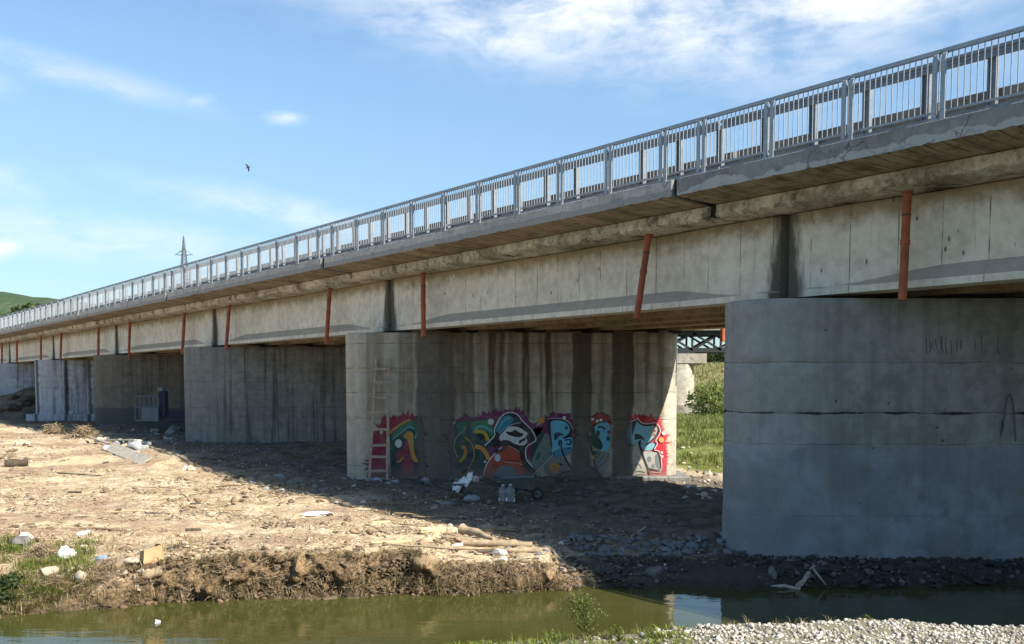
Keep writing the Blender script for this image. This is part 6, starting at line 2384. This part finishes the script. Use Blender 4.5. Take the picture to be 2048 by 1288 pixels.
# ------------------------------------------------------------------ the near bank: gravel, weeds
n = 60000
X = -3.0 + 8.5 * rng.random(n)
E = near_edge(X)
Y = E + 0.22 - 1.9 * rng.random(n) ** 1.2
dens = np.clip((X - 0.95 + 0.35 * fbm(X * 2, Y * 2, 5.5, 3)) / 0.5, 0.12, 1)
k = rng.random(n) < dens
X, Y = X[k], Y[k]
n = len(X)
s = 0.003 + 0.013 * rng.random(n) ** 4
scatter('gravel', ICO1[0], ICO1[1], np.stack([X, Y, near_z(X, Y) + s * .45], 1), rots(n, .6), np.stack([s * 1.3, s, s * .75], 1), M_GRAV, 'white crushed gravel on the near bank at lower right', jitter=.2)
n = 130
X = 0.9 + 3.2 * rng.random(n)
Y = near_edge(X) + .1 - 1.2 * rng.random(n)
s = 0.013 + .010 * rng.random(n)
scatter('gravel_coarse', ICO2[0], ICO2[1], np.stack([X, Y, near_z(X, Y) + s * .5], 1), rots(n, .6), np.stack([s * 1.3, s, s * .8], 1), M_GRAV, 'bigger stones in the white gravel of the near bank', jitter=.12)


def near_field(n, x0, x1, back):
    X = x0 + (x1 - x0) * rng.random(n)
    Y = near_edge(X) + .12 - back * rng.random(n)
    return np.stack([X, Y, near_z(X, Y)], 1)


P_ = near_field(190, -.6, 1.25, 1.0)
tuft_mesh('clover_patch', P_, .025 + .045 * rng.random(len(P_)), 16, .05, M_GRASS, 'low green herbs on the near bank left of the gravel', 1.4, .006)
P_ = near_field(22, -.3, 1.2, .5)
tuft_mesh('near_grass', P_, .06 + .08 * rng.random(len(P_)), 12, .03, M_GRASS, 'green grass blades on the near bank edge', .8, .0022)
P_ = np.concatenate([near_field(50, .3, 2.6, .35), near_field(8, 2.2, 2.45, .12)])
tuft_mesh('near_straw', P_, .03 + .06 * rng.random(len(P_)), 8, .03, M_DRYG, 'dry straw along the edge of the near bank', 1.2, .0022)


def weed(px, py_base, py_top, Yw, label, nbr, leaf):
    b, t = at_y(px, py_base, Yw), at_y(px - 8, py_top, Yw)
    b.z = float(near_z(b.x, Yw)) - .01
    h = t.z - b.z
    r = thing('weed', label, 'plant', tuple(b))
    stems = MB()
    LV = []
    top = Vector((-.03, 0, h))
    stems.tube([(0, 0, 0), (.004, 0, h * .5), tuple(top)], [.006, .004, .0015], 6)

    def leaves(p, d, n, ln):
        for k in range(n):
            a = 2.4 * k + p.z * 60
            dd = (Vector((math.cos(a), math.sin(a) * .9, .45 + .25 * math.sin(k * 1.7))) * .9 + d * .7).normalized()
            s_ = dd.cross(Vector((0, 0, 1))).normalized() * ln * .13
            q0 = p
            q1 = p + dd * ln * .5
            q2 = p + dd * ln + Vector((0, 0, -ln * .18))
            LV.append((q0, q1 - s_, q2, q1 + s_))
    for k in range(nbr):
        u = .06 + .80 * k / nbr
        a = k * 2.39
        p0 = Vector((0, 0, 0)).lerp(top, u)
        L = h * (.62 * (1 - u) + .12) * random.uniform(.75, 1.15)
        d = Vector((math.cos(a), math.sin(a), .75)).normalized()
        p1 = p0 + d * L * .55
        p2 = p0 + d * L + Vector((0, 0, L * .15))
        stems.tube([tuple(p0), tuple(p1), tuple(p2)], [.003, .002, .0008], 5)
        for v in (.35, .6, .8, 1.0):
            q = p0.lerp(p1, v / .55) if v < .55 else p1.lerp(p2, (v - .55) / .45)
            leaves(q, d, 5, leaf * (.7 + .5 * random.random()))
    for u in (.2, .4, .55, .7, .85, 1.0):
        leaves(Vector((0, 0, 0)).lerp(top, u), Vector((0, 0, 1)), 6, leaf)
    stems.build('stem', M_LEAF, r, smooth=True, local=True)
    V = np.array([[tuple(v) for v in q] for q in LV]).reshape(-1, 3)
    Fq = np.arange(len(V)).reshape(-1, 4)
    o = mesh_np('leaves', V, Fq, M_REED, {'rnd': np.repeat(rng.random(len(LV)), 4)})
    o.parent = r


weed(1172, 1274, 1192, 6.95, 'bushy pale green weed sticking up over the water at the near bank', 26, .034)
weed(1115, 1282, 1262, 6.6, 'low green weed left of the bushy weed on the near bank', 8, .022)
weed(1238, 1278, 1252, 6.9, 'small green weed right of the bushy weed on the near bank', 7, .020)
weed(1290, 1272, 1246, 7.1, 'thin seeding weed between the small weed and the gravel', 3, .010)
weed(1740, 1250, 1232, 7.4, 'tiny green plant on the crest of the white gravel', 6, .018)
